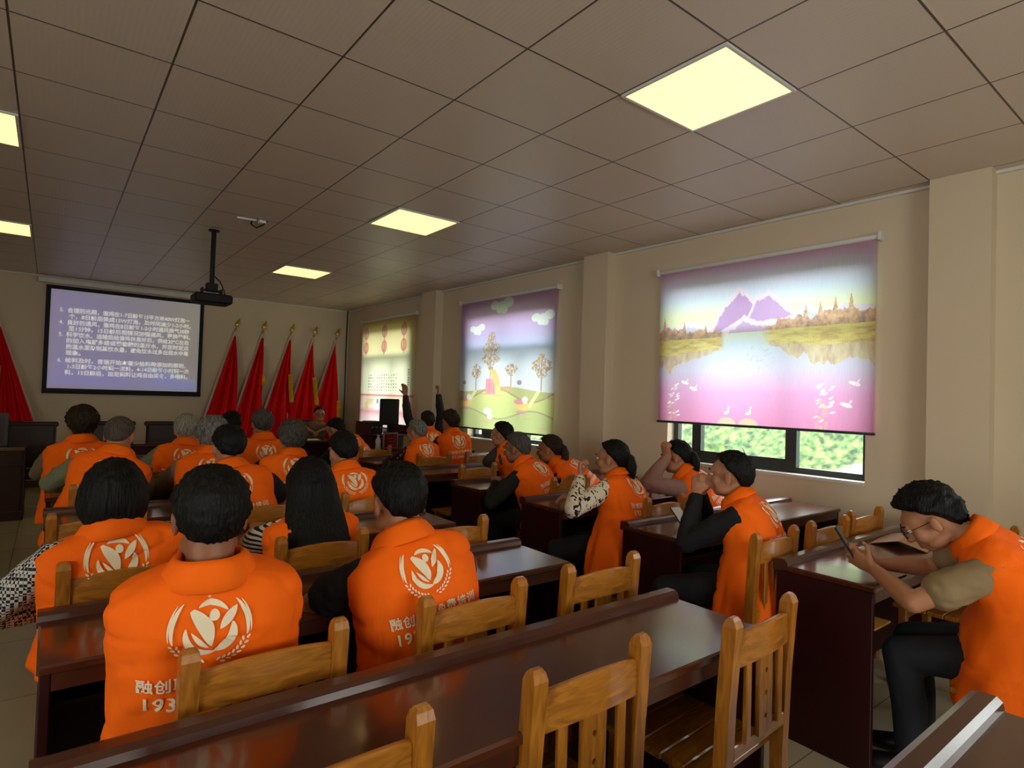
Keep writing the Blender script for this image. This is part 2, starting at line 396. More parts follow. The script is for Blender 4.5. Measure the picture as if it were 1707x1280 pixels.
def remesh(mb, voxel, smooth=3, name='surface'):
    ob = bpy.data.objects.new('tmp', mb.mesh('tmp'))
    me = eval_mesh(ob, [('REMESH', dict(mode='VOXEL', voxel_size=voxel, use_smooth_shade=True)), ('SMOOTH', dict(factor=.5, iterations=smooth))])
    me.name = name; me.shade_smooth(); return me
TXT = {}
def text2d(s, size=1.0, bold=.0, align='LEFT', spacing=1.0):
    key = (s, size, bold, align, spacing)
    if key in TXT: return TXT[key]
    cu = bpy.data.curves.new('tmp', 'FONT'); cu.body = s; cu.size = size; cu.offset = bold * size; cu.align_x = align; cu.resolution_u = 3; cu.space_character = spacing
    cu.fill_mode = 'BOTH'
    ob = bpy.data.objects.new('tmp', cu); COL.objects.link(ob); dg = DG(); dg.update()
    me = bpy.data.meshes.new_from_object(ob.evaluated_get(dg)); bpy.data.objects.remove(ob)
    r = ([tuple(v.co) for v in me.vertices], [tuple(p.vertices) for p in me.polygons]); TXT[key] = r
    return r

# ---------------------------------------------------------------- room shell
X0, Y0, Y1 = -4.0, -4.6, 8.75
struct(MB().box(X0 - .2, 5.4, Y0 - .2, Y1 + .2, -.12, 0).build('floor', M['floor']))
struct(MB().box(X0 - .2, 5.4, Y0 - .2, Y1 + .2, CEIL, CEIL + .12).build('ceiling', M['ceiling']))
struct(MB().box(X0 - .2, 4.75, Y1, Y1 + .2, 0, CEIL).build('wall_front', M['wall']))
w = MB(); w.box(X0 - .2, X0, Y0, -3.45, 0, CEIL).box(X0 - .2, X0, -1.15, Y1, 0, CEIL).box(X0 - .2, X0, -3.45, -1.15, 0, .94).box(X0 - .2, X0, -3.45, -1.15, 2.6, CEIL)
struct(w.build('wall_left', M['wall']))
fr = MB(); fr.box(X0 - .16, X0 - .1, -3.45, -3.4, .94, 2.6).box(X0 - .16, X0 - .1, -1.2, -1.15, .94, 2.6).box(X0 - .16, X0 - .1, -3.4, -1.2, .94, .99).box(X0 - .16, X0 - .1, -3.4, -1.2, 2.55, 2.6).box(X0 - .16, X0 - .1, -2.33, -2.27, .99, 2.55)
f5 = struct(fr.build('window_5', M['frame'])); MB().box(X0 - .134, X0 - .128, -3.4, -1.2, .99, 2.55).build('pane', M['glass'], f5)  # out-of-view window added to give daylight fill from the left
w = MB(); w.box(X0 - .2, -1.7, Y0 - .2, Y0, 0, CEIL).box(2.7, 5.2, Y0 - .2, Y0, 0, CEIL).box(-1.7, .6, Y0 - .2, Y0, 0, CEIL).box(.6, 2.7, Y0 - .2, Y0, 0, .94).box(.6, 2.7, Y0 - .2, Y0, 2.14, CEIL)
struct(w.build('wall_back', M['wall']))
fr = MB()
for x in (.6, 1.62, 2.65): fr.box(x, x + .05, Y0 - .16, Y0 - .1, .94, 2.14)
fr.box(.65, 2.65, Y0 - .16, Y0 - .1, .94, .99).box(.65, 2.65, Y0 - .16, Y0 - .1, 2.09, 2.14)
f6 = struct(fr.build('window_6', M['frame'])); MB().box(.65, 2.65, Y0 - .134, Y0 - .128, .99, 2.09).build('pane', M['glass'], f6)  # unseen window added behind the camera to brighten vest backs and front wall
WT = Matrix(((1, -.03, 0, 4.88), (.03, 1, 0, 0), (0, 0, 1, 0), (0, 0, 0, 1)))   # x = out of the wall, y = along it
w = MB(); ys = Y0 - .3
for (a, b, z0, z1) in sorted(WIN):
    w.box(0, .24, ys, a, 0, CEIL, T=WT); w.box(0, .24, a, b, 0, z0, T=WT); w.box(0, .24, a, b, z1, CEIL, T=WT); ys = b
w.box(0, .24, ys, Y1 + .02, 0, CEIL, T=WT)
struct(w.build('wall_right', M['wall']))
for k, (a, b) in enumerate([(5.5, 5.9), (2.21, 2.55), (-.93, -.60), (-4.1, -3.75)]):
    struct(MB().box(-.13, 0.01, a, b, 0, CEIL - .001, T=WT).build('trim_%d' % (k + 1), M['wall']))      # pillars of the window wall
edges = [Y0, -4.1, -3.75, -.93, -.60, 2.21, 2.55, 5.5, 5.9, Y1]
tr = MB()
for k in range(0, len(edges) - 1, 2):
    tr.box(-.03, .0, edges[k], edges[k + 1], CEIL - .022, CEIL - .001, T=WT)
tr.box(X0, 4.6, Y1 - .025, Y1, CEIL - .02, CEIL - .001)
struct(tr.build('trim_5', M['white_paint']))
struct(MB().box(-.012, 0.0, Y0, Y1, 0, .1, T=WT).build('baseboard_right', M['skirting']))
struct(MB().box(X0, 4.6, Y1 - .012, Y1, 0, .1).build('baseboard_front', M['skirting']))
for k, (a, b, z0, z1) in enumerate(WIN):
    n = k + 1; fr = MB(); x0, x1 = .10, .16; t = .05
    fr.box(x0, x1, a, b, z0, z0 + t, T=WT); fr.box(x0, x1, a, b, z1 - t, z1, T=WT); fr.box(x0, x1, a, a + t, z0, z1, T=WT); fr.box(x0, x1, b - t, b, z0, z1, T=WT)
    fr.box(x0, x1, a, b, 2.14, 2.2, T=WT)
    W_ = b - a
    for yy in ((a + W_ * .34), (a + W_ * .85)): fr.box(x0 - .012, x1 - .012, yy - .045, yy + .045, z0 + t, 2.14, T=WT)
    fr.box(x0, x1, a + W_ * .55 - .025, a + W_ * .55 + .025, 2.2, z1 - t, T=WT)
    fr.box(x0 - .012, x0, a + W_ * .34, a + W_ * .85, z0 + t, z0 + t + .06, T=WT)
    f = struct(fr.build('window_%d' % n, M['frame']))
    g = MB().box(.128, .134, a + t, b - t, z0 + t, z1 - t, T=WT).build('pane', M['glass'], f)
    s = MB().box(-.012, .1, a + .003, b - .003, z0 - .02, z0 + .004, T=WT).build('window_sill', M['white_paint'], f)

# ---------------------------------------------------------------- lamps
def lamp(i, j, label):
    x0, y0 = i * .6, j * .6
    e = empty('ceiling_light', label, 'ceiling light', (x0 + .3, y0 + .3, CEIL), 0, 'square panel lights in the ceiling')
    f = MB()
    for (a, b, c, d) in ((-.295, .295, -.295, -.28), (-.295, .295, .28, .295), (-.295, -.28, -.28, .28), (.28, .295, -.28, .28)): f.box(a, b, c, d, -.012, 0)
    f.build('frame', M['white_plastic'], e); MB().box(-.28, .28, -.28, .28, -.008, -.001).build('diffuser', M['lamp'], e)
lamp(4, -1, 'large glowing square ceiling panel nearest the camera, upper right of the photo')
lamp(4, 4, 'glowing square ceiling panel in the middle, between the nearest panel and the small far one')
lamp(4, 9, 'small far glowing ceiling panel above the red flags')
lamp(-1, 4, 'yellow ceiling panel cut by the left edge of the photo, the upper one')
lamp(-1, 9, 'yellow ceiling panel cut by the left edge of the photo, the lower one')
lamp(4, -6, 'ceiling panel behind the camera, right side'); lamp(-1, -6, 'ceiling panel behind the camera, left side'); lamp(-1, -1, 'ceiling panel just left of the camera, out of the photo')
lamp(-6, 4, 'ceiling panel by the left wall, middle of the room'); lamp(-6, 9, 'ceiling panel by the left wall, front of the room')

# ---------------------------------------------------------------- printed roller blinds
def C3(r, g, b): return np.array(sRGB(r, g, b)[:3])
def ss(a, b, x): t = np.clip((x - a) / (b - a), 0, 1); return t * t * (3 - 2 * t)
def vn(x, y, seed=0):
    rs = np.random.RandomState(seed); G = rs.rand(64, 64); xi = np.floor(x).astype(int); yi = np.floor(y).astype(int); fx = x - xi; fy = y - yi
    fx = fx * fx * (3 - 2 * fx); fy = fy * fy * (3 - 2 * fy); g = lambda a, b: G[a % 64, b % 64]
    return (g(xi, yi) * (1 - fx) + g(xi + 1, yi) * fx) * (1 - fy) + (g(xi, yi + 1) * (1 - fx) + g(xi + 1, yi + 1) * fx) * fy
def fbm(x, y, s=0): return .5 * vn(x, y, s) + .3 * vn(x * 2.1, y * 2.1, s + 1) + .2 * vn(x * 4.3, y * 4.3, s + 2)
def ramp(v, stops):
    out = np.zeros(v.shape + (3,))
    for k in range(3): out[..., k] = np.interp(v, [s[0] for s in stops], [s[1][k] for s in stops])
    return out
def mixc(img, mask, col): m = np.clip(mask, 0, 1)[..., None]; img[:] = img * (1 - m) + (col if getattr(col, 'ndim', 1) == 3 else np.asarray(col)) * m
def pic_lake(u, v):
    im = ramp(v, [(0, C3(222, 158, 208)), (.08, C3(205, 188, 226)), (.2, C3(196, 214, 238)), (.31, C3(226, 240, 186)), (.42, C3(238, 240, 206)), (.5, C3(196, 218, 236)), (.66, C3(206, 200, 232)), (.8, C3(222, 142, 204)), (1, C3(208, 92, 160))])
    ridge = lambda pts: np.interp(u, [p[0] for p in pts], [p[1] for p in pts]) + (fbm(u * 30, u * 0 + 3.3, 5) - .5) * .025
    for pts, c in (([(0, .4), (.04, .35), (.1, .38), (.16, .34), (.25, .37), (.33, .43)], C3(190, 196, 222)), ([(.66, .38), (.74, .29), (.8, .33), (.88, .31), (1, .34)], C3(190, 196, 222)),
                   ([(.29, .42), (.35, .27), (.40, .19), (.435, .145), (.48, .2), (.53, .27), (.58, .34), (.7, .42)], C3(176, 128, 196)), ([(.45, .42), (.52, .21), (.575, .19), (.62, .25), (.67, .30), (.72, .42)], C3(182, 136, 202)),
                   ([(.33, .43), (.42, .36), (.46, .33), (.53, .37), (.62, .37), (.68, .35), (.74, .43)], C3(198, 158, 212))):
        y = ridge(pts); lo, hi = pts[0][0], pts[-1][0]; m = (v > y) & (v < .435) & (u > lo) & (u < hi); mixc(im, m * 1., c)
        snow = m & (v < y + .02 + .035 * fbm(u * 60, v * 40, 9)); mixc(im, snow * .75, C3(240, 228, 242))
    for side in (0, 1):
        inside = ss(.37, .34, u) if side == 0 else ss(.53, .6, u)
        base = .455 if side == 0 else .43 - .02 * (u - .6)
        thin = (1 if side == 0 else 1) * np.clip((.37 - u) / .3 if side == 0 else (u - .53) / .25, .15, 1)
        top = base - (.03 + .08 * fbm(u * 38, u * 0 + side, 11)) * thin ** .5 - .085 * np.clip(1 - np.abs((u * 17) % 1 - .5) / .17, 0, 1) * (vn(np.floor(u * 17), u * 0 + 5, 3) > .4) * thin ** .5
        mixc(im, inside * ((v > top) & (v < base)), ramp(fbm(u * 70, v * 50, 21), [(.2, C3(130, 92, 66)), (.5, C3(196, 142, 78)), (.8, C3(214, 176, 108))]))
        bank = base + .06 + .045 * thin
        mixc(im, inside * ((v >= base) & (v < bank)), ramp(fbm(u * 20, v * 60, 31), [(.2, C3(186, 150, 50)), (.5, C3(222, 200, 70)), (.8, C3(232, 218, 120))]))
        ref = bank + (.03 + .12 * fbm(u * 30, u * 0 + side + 7, 17)) * thin
        mixc(im, .8 * inside * ((v >= bank) & (v < ref)), ramp(fbm(u * 60, v * 18, 41), [(.2, C3(176, 132, 66)), (.5, C3(214, 180, 96)), (.8, C3(226, 206, 150))]))
    rs = np.random.RandomState(4)
    def dash(cu, cv, L, wd, a, c, k=1.): 
        dx = (u - cu) * 1.32; dy = v - cv; s_ = dx * cos(a) + dy * sin(a); t_ = -dx * sin(a) + dy * cos(a); mixc(im, k * ((s_ / L) ** 2 + (t_ / wd) ** 2 < 1), c)
    for k in range(26): dash(.48 + rs.rand() * .12, .52 + rs.rand() * .14, .012, .003, -.6, C3(176, 190, 190), .7)
    for q in (.06, .78):
        for k in range(22): dash(q + rs.rand() * .07, .74 + rs.rand() * .22, .014, .005, -.6 + rs.rand() * .3, C3(246, 236, 240))
        for k in range(40): dash(q + rs.rand() * .05, .84 + rs.rand() * .16, .006, .009, 1.4, C3(220, 160, 130), .6)
    for cu, cv in ((.155, .74), (.205, .78), (.93, .745), (.9, .86)): dash(cu, cv, .03, .011, .3, C3(248, 240, 246)); dash(cu + .015, cv - .015, .014, .004, -1.0, C3(248, 240, 246))
    for cu in (.385, .49): dash(cu, .925, .018, .010, -.5, C3(250, 240, 246)); dash(cu + .01, .9, .016, .004, -1.3, C3(250, 240, 246)); dash(cu, 1.0, .06, .045, 0, C3(228, 180, 120), .8)
    return im
def pic_farm(u, v):
    im = ramp(v, [(0, C3(196, 140, 205)), (.12, C3(208, 158, 220)), (.25, C3(190, 166, 226)), (.36, C3(176, 190, 232)), (.5, C3(206, 216, 234)), (.68, C3(222, 230, 236)), (1, C3(222, 230, 236))])
    def blob(cu, cv, ru, rv, c, k=1.): mixc(im, k * ss(1.1, .9, np.sqrt(((u - cu) / ru) ** 2 + ((v - cv) / rv) ** 2)), c)
    for cu, cv, s in ((.47, .06, 1.1), (.2, .22, .8), (.88, .19, .95)):
        for a, b, r in ((-.07, -.01, .045), (0, .0, .05), (.06, -.02, .05), (.02, .03, .035), (-.02, .025, .035)): blob(cu + a * s, cv + b * s, r * s, r * .7 * s, C3(236, 246, 246))
    h1 = .69 + .02 * np.sin(u * 7 + 1); h2 = .73 + .05 * np.cos(u * 8.5 - .4) ; h3 = .88 + .035 * np.cos(u * 9 + 2.2)
    mixc(im, v > h1, C3(172, 176, 76)); mixc(im, v > h2, ramp(v, [(.7, C3(206, 206, 96)), (.9, C3(178, 196, 82))])); mixc(im, v > h3, C3(172, 186, 78))
    mixc(im, (np.abs(v - h2) < .006) | (np.abs(v - h3) < .005), C3(146, 128, 52))
    for pu in (.2, .86): mixc(im, (np.abs(u - (pu - (v - .7) * .8)) < .018) & (v > .7) & (v < .82), C3(236, 226, 130))
    tr_ = [(.365, .25, .62, .075), (.2, .49, .68, .045), (.585, .5, .66, .05), (.88, .44, .68, .06)]
    for cu, a, b, wd in tr_:
        mixc(im, (np.abs(u - cu) < .006) & (v > a) & (v < b + .02), C3(150, 110, 66))
        t = (v - a) / (b - a - .07); env = np.where((t > 0) & (t < 1), wd * (.25 + .9 * np.sin(np.clip(t, 0, 1) * 3.0)) * (.45 + 1.1 * vn(v * 46, v * 0 + cu * 50, 3)), 0)
        mixc(im, (np.abs(u - cu) < env) & (fbm(u * 90, v * 80, 8) > .47), C3(150, 112, 62)); mixc(im, (np.abs(u - cu) < env) & (fbm(u * 90 + 9, v * 80, 12) > .58), C3(206, 172, 112))
    mixc(im, (np.abs(u - .37) < .055) & (v > .61) & (v < .73), C3(214, 92, 112)); mixc(im, (np.abs(u - .37) < .055) & (v > .61) & (v < .73) & ((u * 70) % 1 > .6), C3(236, 150, 160))
    mixc(im, (u > .345) & (u < .47) & (v > .54) & (v < .7) & (np.abs(u - (.39 + (v - .54) * .5)) < .035), C3(226, 178, 60)); mixc(im, (u > .42) & (u < .48) & (v > .66) & (v < .72), C3(232, 196, 90))
    mixc(im, (u > .48) & (u < .59) & (v > .665) & (v < .71) & ((u * 60) % 1 < .45), C3(206, 140, 70)); mixc(im, (u > .48) & (u < .59) & (np.abs(v - .68) < .005), C3(206, 140, 70))
    for cu, cv in ((.09, .8), (.7, .81)):
        blob(cu, cv, .07, .028, C3(236, 196, 60)); blob(cu - .03, cv - .03, .05, .02, C3(214, 120, 116)); blob(cu + .03, cv - .045, .028, .024, C3(240, 232, 224)); blob(cu, cv + .045, .055, .012, C3(206, 110, 116), .8)
    blob(.345, .86, .045, .025, C3(236, 238, 228)); blob(.375, .9, .03, .02, C3(210, 216, 200)); blob(.06, .64, .02, .016, C3(150, 110, 130)); blob(.67, .64, .024, .018, C3(150, 96, 130))
    for cu, cv in ((.3, .94), (.35, .95), (.9, .96), (.75, .9), (.45, .74), (.95, .75), (.28, .73)): blob(cu, cv, .05, .008, C3(196, 150, 90), .6)
    return im
def pic_lantern(u, v):
    im = ramp(v, [(0, C3(214, 160, 84)), (.12, C3(232, 208, 126)), (.3, C3(238, 226, 150)), (.38, C3(240, 236, 196)), (.68, C3(238, 236, 200)), (.7, C3(236, 200, 170)), (.82, C3(238, 206, 190)), (.86, C3(228, 120, 130)), (.9, C3(238, 190, 190)), (1, C3(240, 226, 215))])
    for cu in (.09, .45, .8):
        for cv in (.11, .25):
            d = np.sqrt(((u - cu) / .05) ** 2 + ((v - cv) / .058) ** 2); mixc(im, d < 1, C3(206, 84, 44)); mixc(im, (d < .72) & ((v * 90) % 1 > .4), C3(236, 160, 96)); mixc(im, (np.abs(u - cu) < .006) & (np.abs(v - cv) < .075), C3(190, 90, 40))
    gu = (u - .15) / .56 * 13; gv = (v - .5) / .17 * 6; ok = (gu > 0) & (gu < 13) & (gv > 0) & (gv < 6)
    mixc(im, ok & (np.abs(gu % 1 - .5) < .24) & (np.abs(gv % 1 - .5) < .25) & (vn(gu * 4, gv * 4, 6) > .42), C3(96, 84, 60))
    mixc(im, (np.abs(u - .9) < .015) & (v > .46) & (v < .62) & (((v * 45) % 1) < .6), C3(96, 84, 60))
    mixc(im, np.abs(v - .705) < .007, C3(206, 70, 60)); mixc(im, (v > .74) & (v < .84) & (u > .1) & (u < .4) & (fbm(u * 20, v * 20, 2) > .5), C3(214, 190, 90))
    mixc(im, (v > .72) & (v < .84) & (u > .3) & (u < .5), C3(244, 232, 228)); mixc(im, (v > .78) & (v < .85) & (np.abs(u - .47) < .04), C3(200, 90, 110)); mixc(im, (np.abs(v - .76) < .02) & (np.abs(u - .36) < .02), C3(96, 84, 60))
    return im
def paint_grid(name, mat, nu, nv, P, pic, parent=None):
    U, V = np.meshgrid(np.linspace(0, 1, nu), np.linspace(0, 1, nv)); pts = P(U, V).reshape(-1, 3); im = pic(U, V).reshape(-1, 3)
    if mat is M['blind']: im = .76 * im + .24 * np.array([.80, .76, .80])
    idx = np.arange(nu * nv).reshape(nv, nu); f = np.stack([idx[:-1, :-1], idx[1:, :-1], idx[1:, 1:], idx[:-1, 1:]], -1).reshape(-1, 4)
    me = bpy.data.meshes.new(name); me.from_pydata(pts.tolist(), [], f.tolist()); me.update()
    a = me.color_attributes.new('print', 'FLOAT_COLOR', 'POINT'); a.data.foreach_set('color', np.concatenate([im, np.ones((len(im), 1))], 1).ravel().astype(np.float32))
    me.shade_smooth(); return link(name, me, mat, parent)
def blind(y0, y1, z0, z1, pic, label, nu, nv):
    e = empty('roller_blind', label, 'window blind', tuple(WT @ Vector((-.05, (y0 + y1) / 2, z1))), math.atan(.03), 'printed roller blinds on the window wall')
    h = (y1 - y0) / 2; H = z1 - z0
    def P(U, V): return np.stack([.012 * np.sin(U * 9 + V * 2) * .35 * V + 0 * U, h - 2 * h * U, -.02 - (H - .03) * V], -1)
    c = paint_grid('cloth', M['blind'], nu, nv, P, pic, e)
    MB().tube([(0, -h - .01, 0), (0, h + .01, 0)], .02, 12).build('roller_tube', M['white_plastic'], e, True)
    MB().tube([(0, -h, -H + .004), (0, h, -H + .004)], .011, 8).build('bottom_bar', M['frame'], e, True)
    for q in (-h - .035, h + .012): MB().box(-.03, .049, q, q + .023, -.03, .03, .004).build('bracket', M['white_plastic'], e)
    return e
blind(-.262, 1.60, 1.297, 2.715, pic_lake, 'purple roller blind printed with mountains and a lake, nearest window', 380, 290)
blind(3.03, 4.935, 1.05, 2.765, pic_farm, 'roller blind printed with a cartoon farm, clouds and trees, middle window', 300, 300)
blind(6.17, 8.05, .905, 2.745, pic_lantern, 'cream roller blind printed with red lanterns and rows of characters, farthest window', 260, 260)

# ---------------------------------------------------------------- outside the windows
def ground_pt(x, y):
    t = max(0, min(1, (x - 11 + (y - 4) * .12) / 16)); return -2.6 + 10 * t * t * (3 - 2 * t) + noise.noise(Vector((x * .5, y * .5, 0))) * .5
hm = MB(); nx, ny = 50, 90; vs = []
for i in range(nx):
    for j in range(ny): x = 5.6 + i * .7; y = -16 + j * .6; vs.append((x, y, ground_pt(x, y)))
hm.add(vs, [(i * ny + j, (i + 1) * ny + j, (i + 1) * ny + j + 1, i * ny + j + 1) for i in range(nx - 1) for j in range(ny - 1)])
g = hm.build('ground', M['leaf'], smooth=True); struct(g)
rs = random.Random(3)
def bush(b, x, y, r):
    for k in range(9):
        cx, cy, cz = x + rs.uniform(-r, r) * .8, y + rs.uniform(-r, r) * .8, ground_pt(x, y) + rs.uniform(.2, 1.0) * r; rr = r * rs.uniform(.45, .75)
        v = []; nu, nv = 14, 9
        for i in range(nv + 1):
            th = -1.5 + 3.0 * i / nv
            for j in range(nu):
                a = 2 * pi * j / nu; d = Vector((cos(th) * cos(a), cos(th) * sin(a), sin(th))); q = rr * (1 + .35 * noise.noise(d * 3.0 + Vector((cx, cy, cz)) * 3)); v.append((cx + d.x * q, cy + d.y * q, cz + d.z * q))
        b.rings([v[i * nu:(i + 1) * nu] for i in range(nv + 1)])
bm_ = MB()
for k in range(20):
    y = -6 + k * 1.35
    bush(bm_, 12.5 + rs.uniform(-.8, 1.5) + (2.5 if k < 7 else 0), y + rs.uniform(-.4, .4), rs.uniform(1.3, 1.9))
fo = tag(bm_.build('hillside_foliage', M['leaf']), 'leafy green undergrowth covering the hillside outside the windows', 'foliage'); fo['kind'] = 'stuff'
rd = MB()
pts = [(9.0 + 4.2 * sin(t * 1.5), -7 + 11 * t) for t in np.linspace(0, 1, 24)]
lft = [(x - 2.6, y, -.6 + .25 * (x - 9) * .3) for x, y in pts]; rgt = [(x + 2.0, y, -.1 + .25 * (x - 9) * .3) for x, y in pts]
rd.add(lft + rgt + [(x, y, z - .3) for x, y, z in lft] + [(x, y, z - .3) for x, y, z in rgt], [(i, i + 24, i + 25, i + 1) for i in range(23)] + [(i + 48, i + 49, i + 73, i + 72) for i in range(23)] + [(i, i + 1, i + 49, i + 48) for i in range(23)] + [(i + 24, i + 72, i + 73, i + 25) for i in range(23)])
tag(rd.build('road', M['road'], smooth=False), 'pale curved concrete road outside the nearest window', 'road')
def pole(x, y, label):
    p = MB().tube([(x, y, -3.0), (x, y, 1.6)], .035, 8); p.tube([(x, y, 1.35), (x - .1, y - .7, 1.5)], .02, 6); tag(p.build('utility_pole', M['white_paint'], smooth=True), label, 'pole', 'thin white poles outside')
pole(8.2, -.2, 'thin white pole with a short arm outside the nearest window'); pole(8.8, .75, 'thin white pole outside, left of the one with foliage behind its arm')

# ---------------------------------------------------------------- projection screen, projector
SX0, SX1, SZ0, SZ1, SY = .105, 2.13, 1.36, 2.885, Y1 - .05
e = empty('projection_screen', 'large projection screen showing white lecture text on a lavender slide, on the front wall', 'projection screen', ((SX0 + SX1) / 2, SY, SZ0))
hw = (SX1 - SX0) / 2; hh = SZ1 - SZ0
b = MB()
for a in ((-hw, hw, 0, .05), (-hw, hw, hh - .055, hh), (-hw, -hw + .055, .05, hh - .055), (hw - .055, hw, .05, hh - .055)): b.box(a[0], a[1], -.006, .006, a[2], a[3])
b.build('black_border', M['black_plastic'], e)
def pic_slide(u, v):
    im = ramp(u + .25 * (.5 - v), [(0, C3(150, 138, 190)), (.3, C3(138, 130, 186)), (.65, C3(140, 134, 160)), (1, C3(146, 138, 128))])
    lav = ramp(v, [(0, C3(148, 140, 176)), (1, C3(140, 134, 214))]); mixc(im, ss(.45, .95, v) * ss(1.05, .3, u), lav)
    wv = .74 + (u - .62) * .42; mixc(im, ((v > wv) & (u > .6)) * ss(.58, .75, u), C3(134, 140, 214)); mixc(im, (np.abs(v - wv) < .03) * ss(.5, .62, u) * .5, C3(140, 165, 205))
    m = (u < .02) | (u > .985) | (v < .03) | (v > .96); mixc(im, m * .6, C3(140, 135, 150)); return im
paint_grid('slide', M['screen'], 120, 90, lambda U, V: np.stack([-hw + .05 + (2 * hw - .1) * U, -.001 + 0 * U, hh - .05 - (hh - .1) * V], -1), pic_slide, e)
lines = [('5.', 0, '合理的光照，雏鸡在1-7日龄每15平方米40W灯泡一'), ('', .02, '个，8日龄后换成15W灯泡，及时间减少1-2小时。'), ('4.', 0, '良好的通风，雏鸡在8日龄每1-2小时通风换气30秒'), ('', .02, '至1分钟，15日龄后视情况加强通风，更换垫料。'),
         ('5.', 0, '科学饮水，运输后给雏鸡休息好后，供给20℃左右'), ('', 0, '的加入电解多维或葡萄糖的温开水，并定时定点'), ('', 0, '的温水里抑制其饮水量，避免饮水过多出现水中毒'), ('', 0, '现象。'),
         ('6.', 0, '给料及时，育雏开始本着少给料勤添加的原则，'), ('', .02, '1-3日龄每2小时饲一次料，4-14日龄每小时饲一次'), ('', 0, '料，15日龄后，加足饲料让鸡自由采食，多喂料。')]
tm = MB()
for k, (num, ind, s) in enumerate(lines):
    zz = hh - .37 - k * .088 - (.02 if k > 7 else 0); x0 = -hw + .25
    sz = .076
    V_, F_ = text2d(s, 1.0, .012)
    wd = max(p[0] for p in V_); kx = min(sz, (2 * hw - .45) / wd)
    tm.add([(x0 + ind + p[0] * kx, -.0045, zz + p[1] * sz) for p in V_], F_)
    if num:
        V_, F_ = text2d(num, 1.0, .0); tm.add([(x0 - .09 + p[0] * sz, -.0045, zz + p[1] * sz) for p in V_], F_)
tm.build('slide_text', M['slide_text'], e)
b = MB(); b.box(-hw - .1, hw + .28, -.06, .04, hh + .02, hh + .1, .012); b.build('case', M['white_paint'], e); MB().box(-hw, hw, -.012, .012, -.025, 0, .004).build('bottom_bar', M['black_plastic'], e)

e = empty('ceiling_projector', 'black projector hanging from the ceiling on a long black pole, in front of the screen', 'projector', (1.40, 4.32, CEIL))
MB().tube([(0, 0, -.003), (0, 0, -.56)], .022, 12).build('pole', M['black_plastic'], e, True)
MB().tube([(0, 0, -.001), (0, 0, -.012)], .05, 16, caps=False).build('ceiling_plate', M['black_plastic'], e, True)
b = MB(); b.box(-.05, .05, -.04, .04, -.60, -.52, .006).box(-.09, -.08, -.05, .05, -.63, -.57).box(.08, .09, -.05, .05, -.63, -.57).box(-.09, .09, -.012, .012, -.60, -.58); b.build('bracket', M['black_plastic'], e)
h_ = MB().box(-.16, .17, -.12, .14, -.72, -.63, .015).build('housing', M['black_plastic'], e)
l_ = MB(); l_.rings([[(-.05 + .035 * r * cos(a), y, -.675 + .035 * r * sin(a)) for a in [2 * pi * j / 20 for j in range(20)]] for y, r in ((.135, 1), (.17, 1), (.17, .8), (.15, .75))]); l_.build('lens', M['metal'], h_, True)
g_ = MB()
for k in range(8): g_.box(.02 + k * .016, .028 + k * .016, .139, .143, -.70, -.65)
g_.build('vent', M['frame'], h_)
MB().tube([(.02, -.01, -.45), (.07, -.02, -.5), (.105, -.03, -.58), (.115, -.05, -.66)], .006, 8).build('cable', M['black_plastic'], e, True)
b = MB(); b.tube([(1.70, 3.62, CEIL - .004), (1.66, 3.60, CEIL - .05), (1.60, 3.58, CEIL - .09), (1.56, 3.60, CEIL - .06), (1.58, 3.64, CEIL - .01)], .007, 8)
e = empty('ceiling_cable', 'loop of dark cable and white conduit stuck on the ceiling above the projector', 'cable', (0, 0, 0)); b.build('cable_loop', M['black_plastic'], e, True)
MB().tube([(1.46, 3.64, CEIL - .012), (1.60, 3.62, CEIL - .012)], .01, 8).build('conduit', M['white_plastic'], e, True)
MB().box(1.63, 1.69, 3.60, 3.66, CEIL - .03, CEIL - .002, .004).build('junction_box', M['white_plastic'], e)
b = MB().tube([(4.575, Y1 - .02, CEIL - .01), (4.57, Y1 - .02, 2.2), (4.575, Y1 - .02, 1.5), (4.57, Y1 - .02, .4)], .012, 8); tag(b.build('wall_cable', M['frame'], smooth=True), 'thin grey cable running down the corner right of the red flags', 'cable')

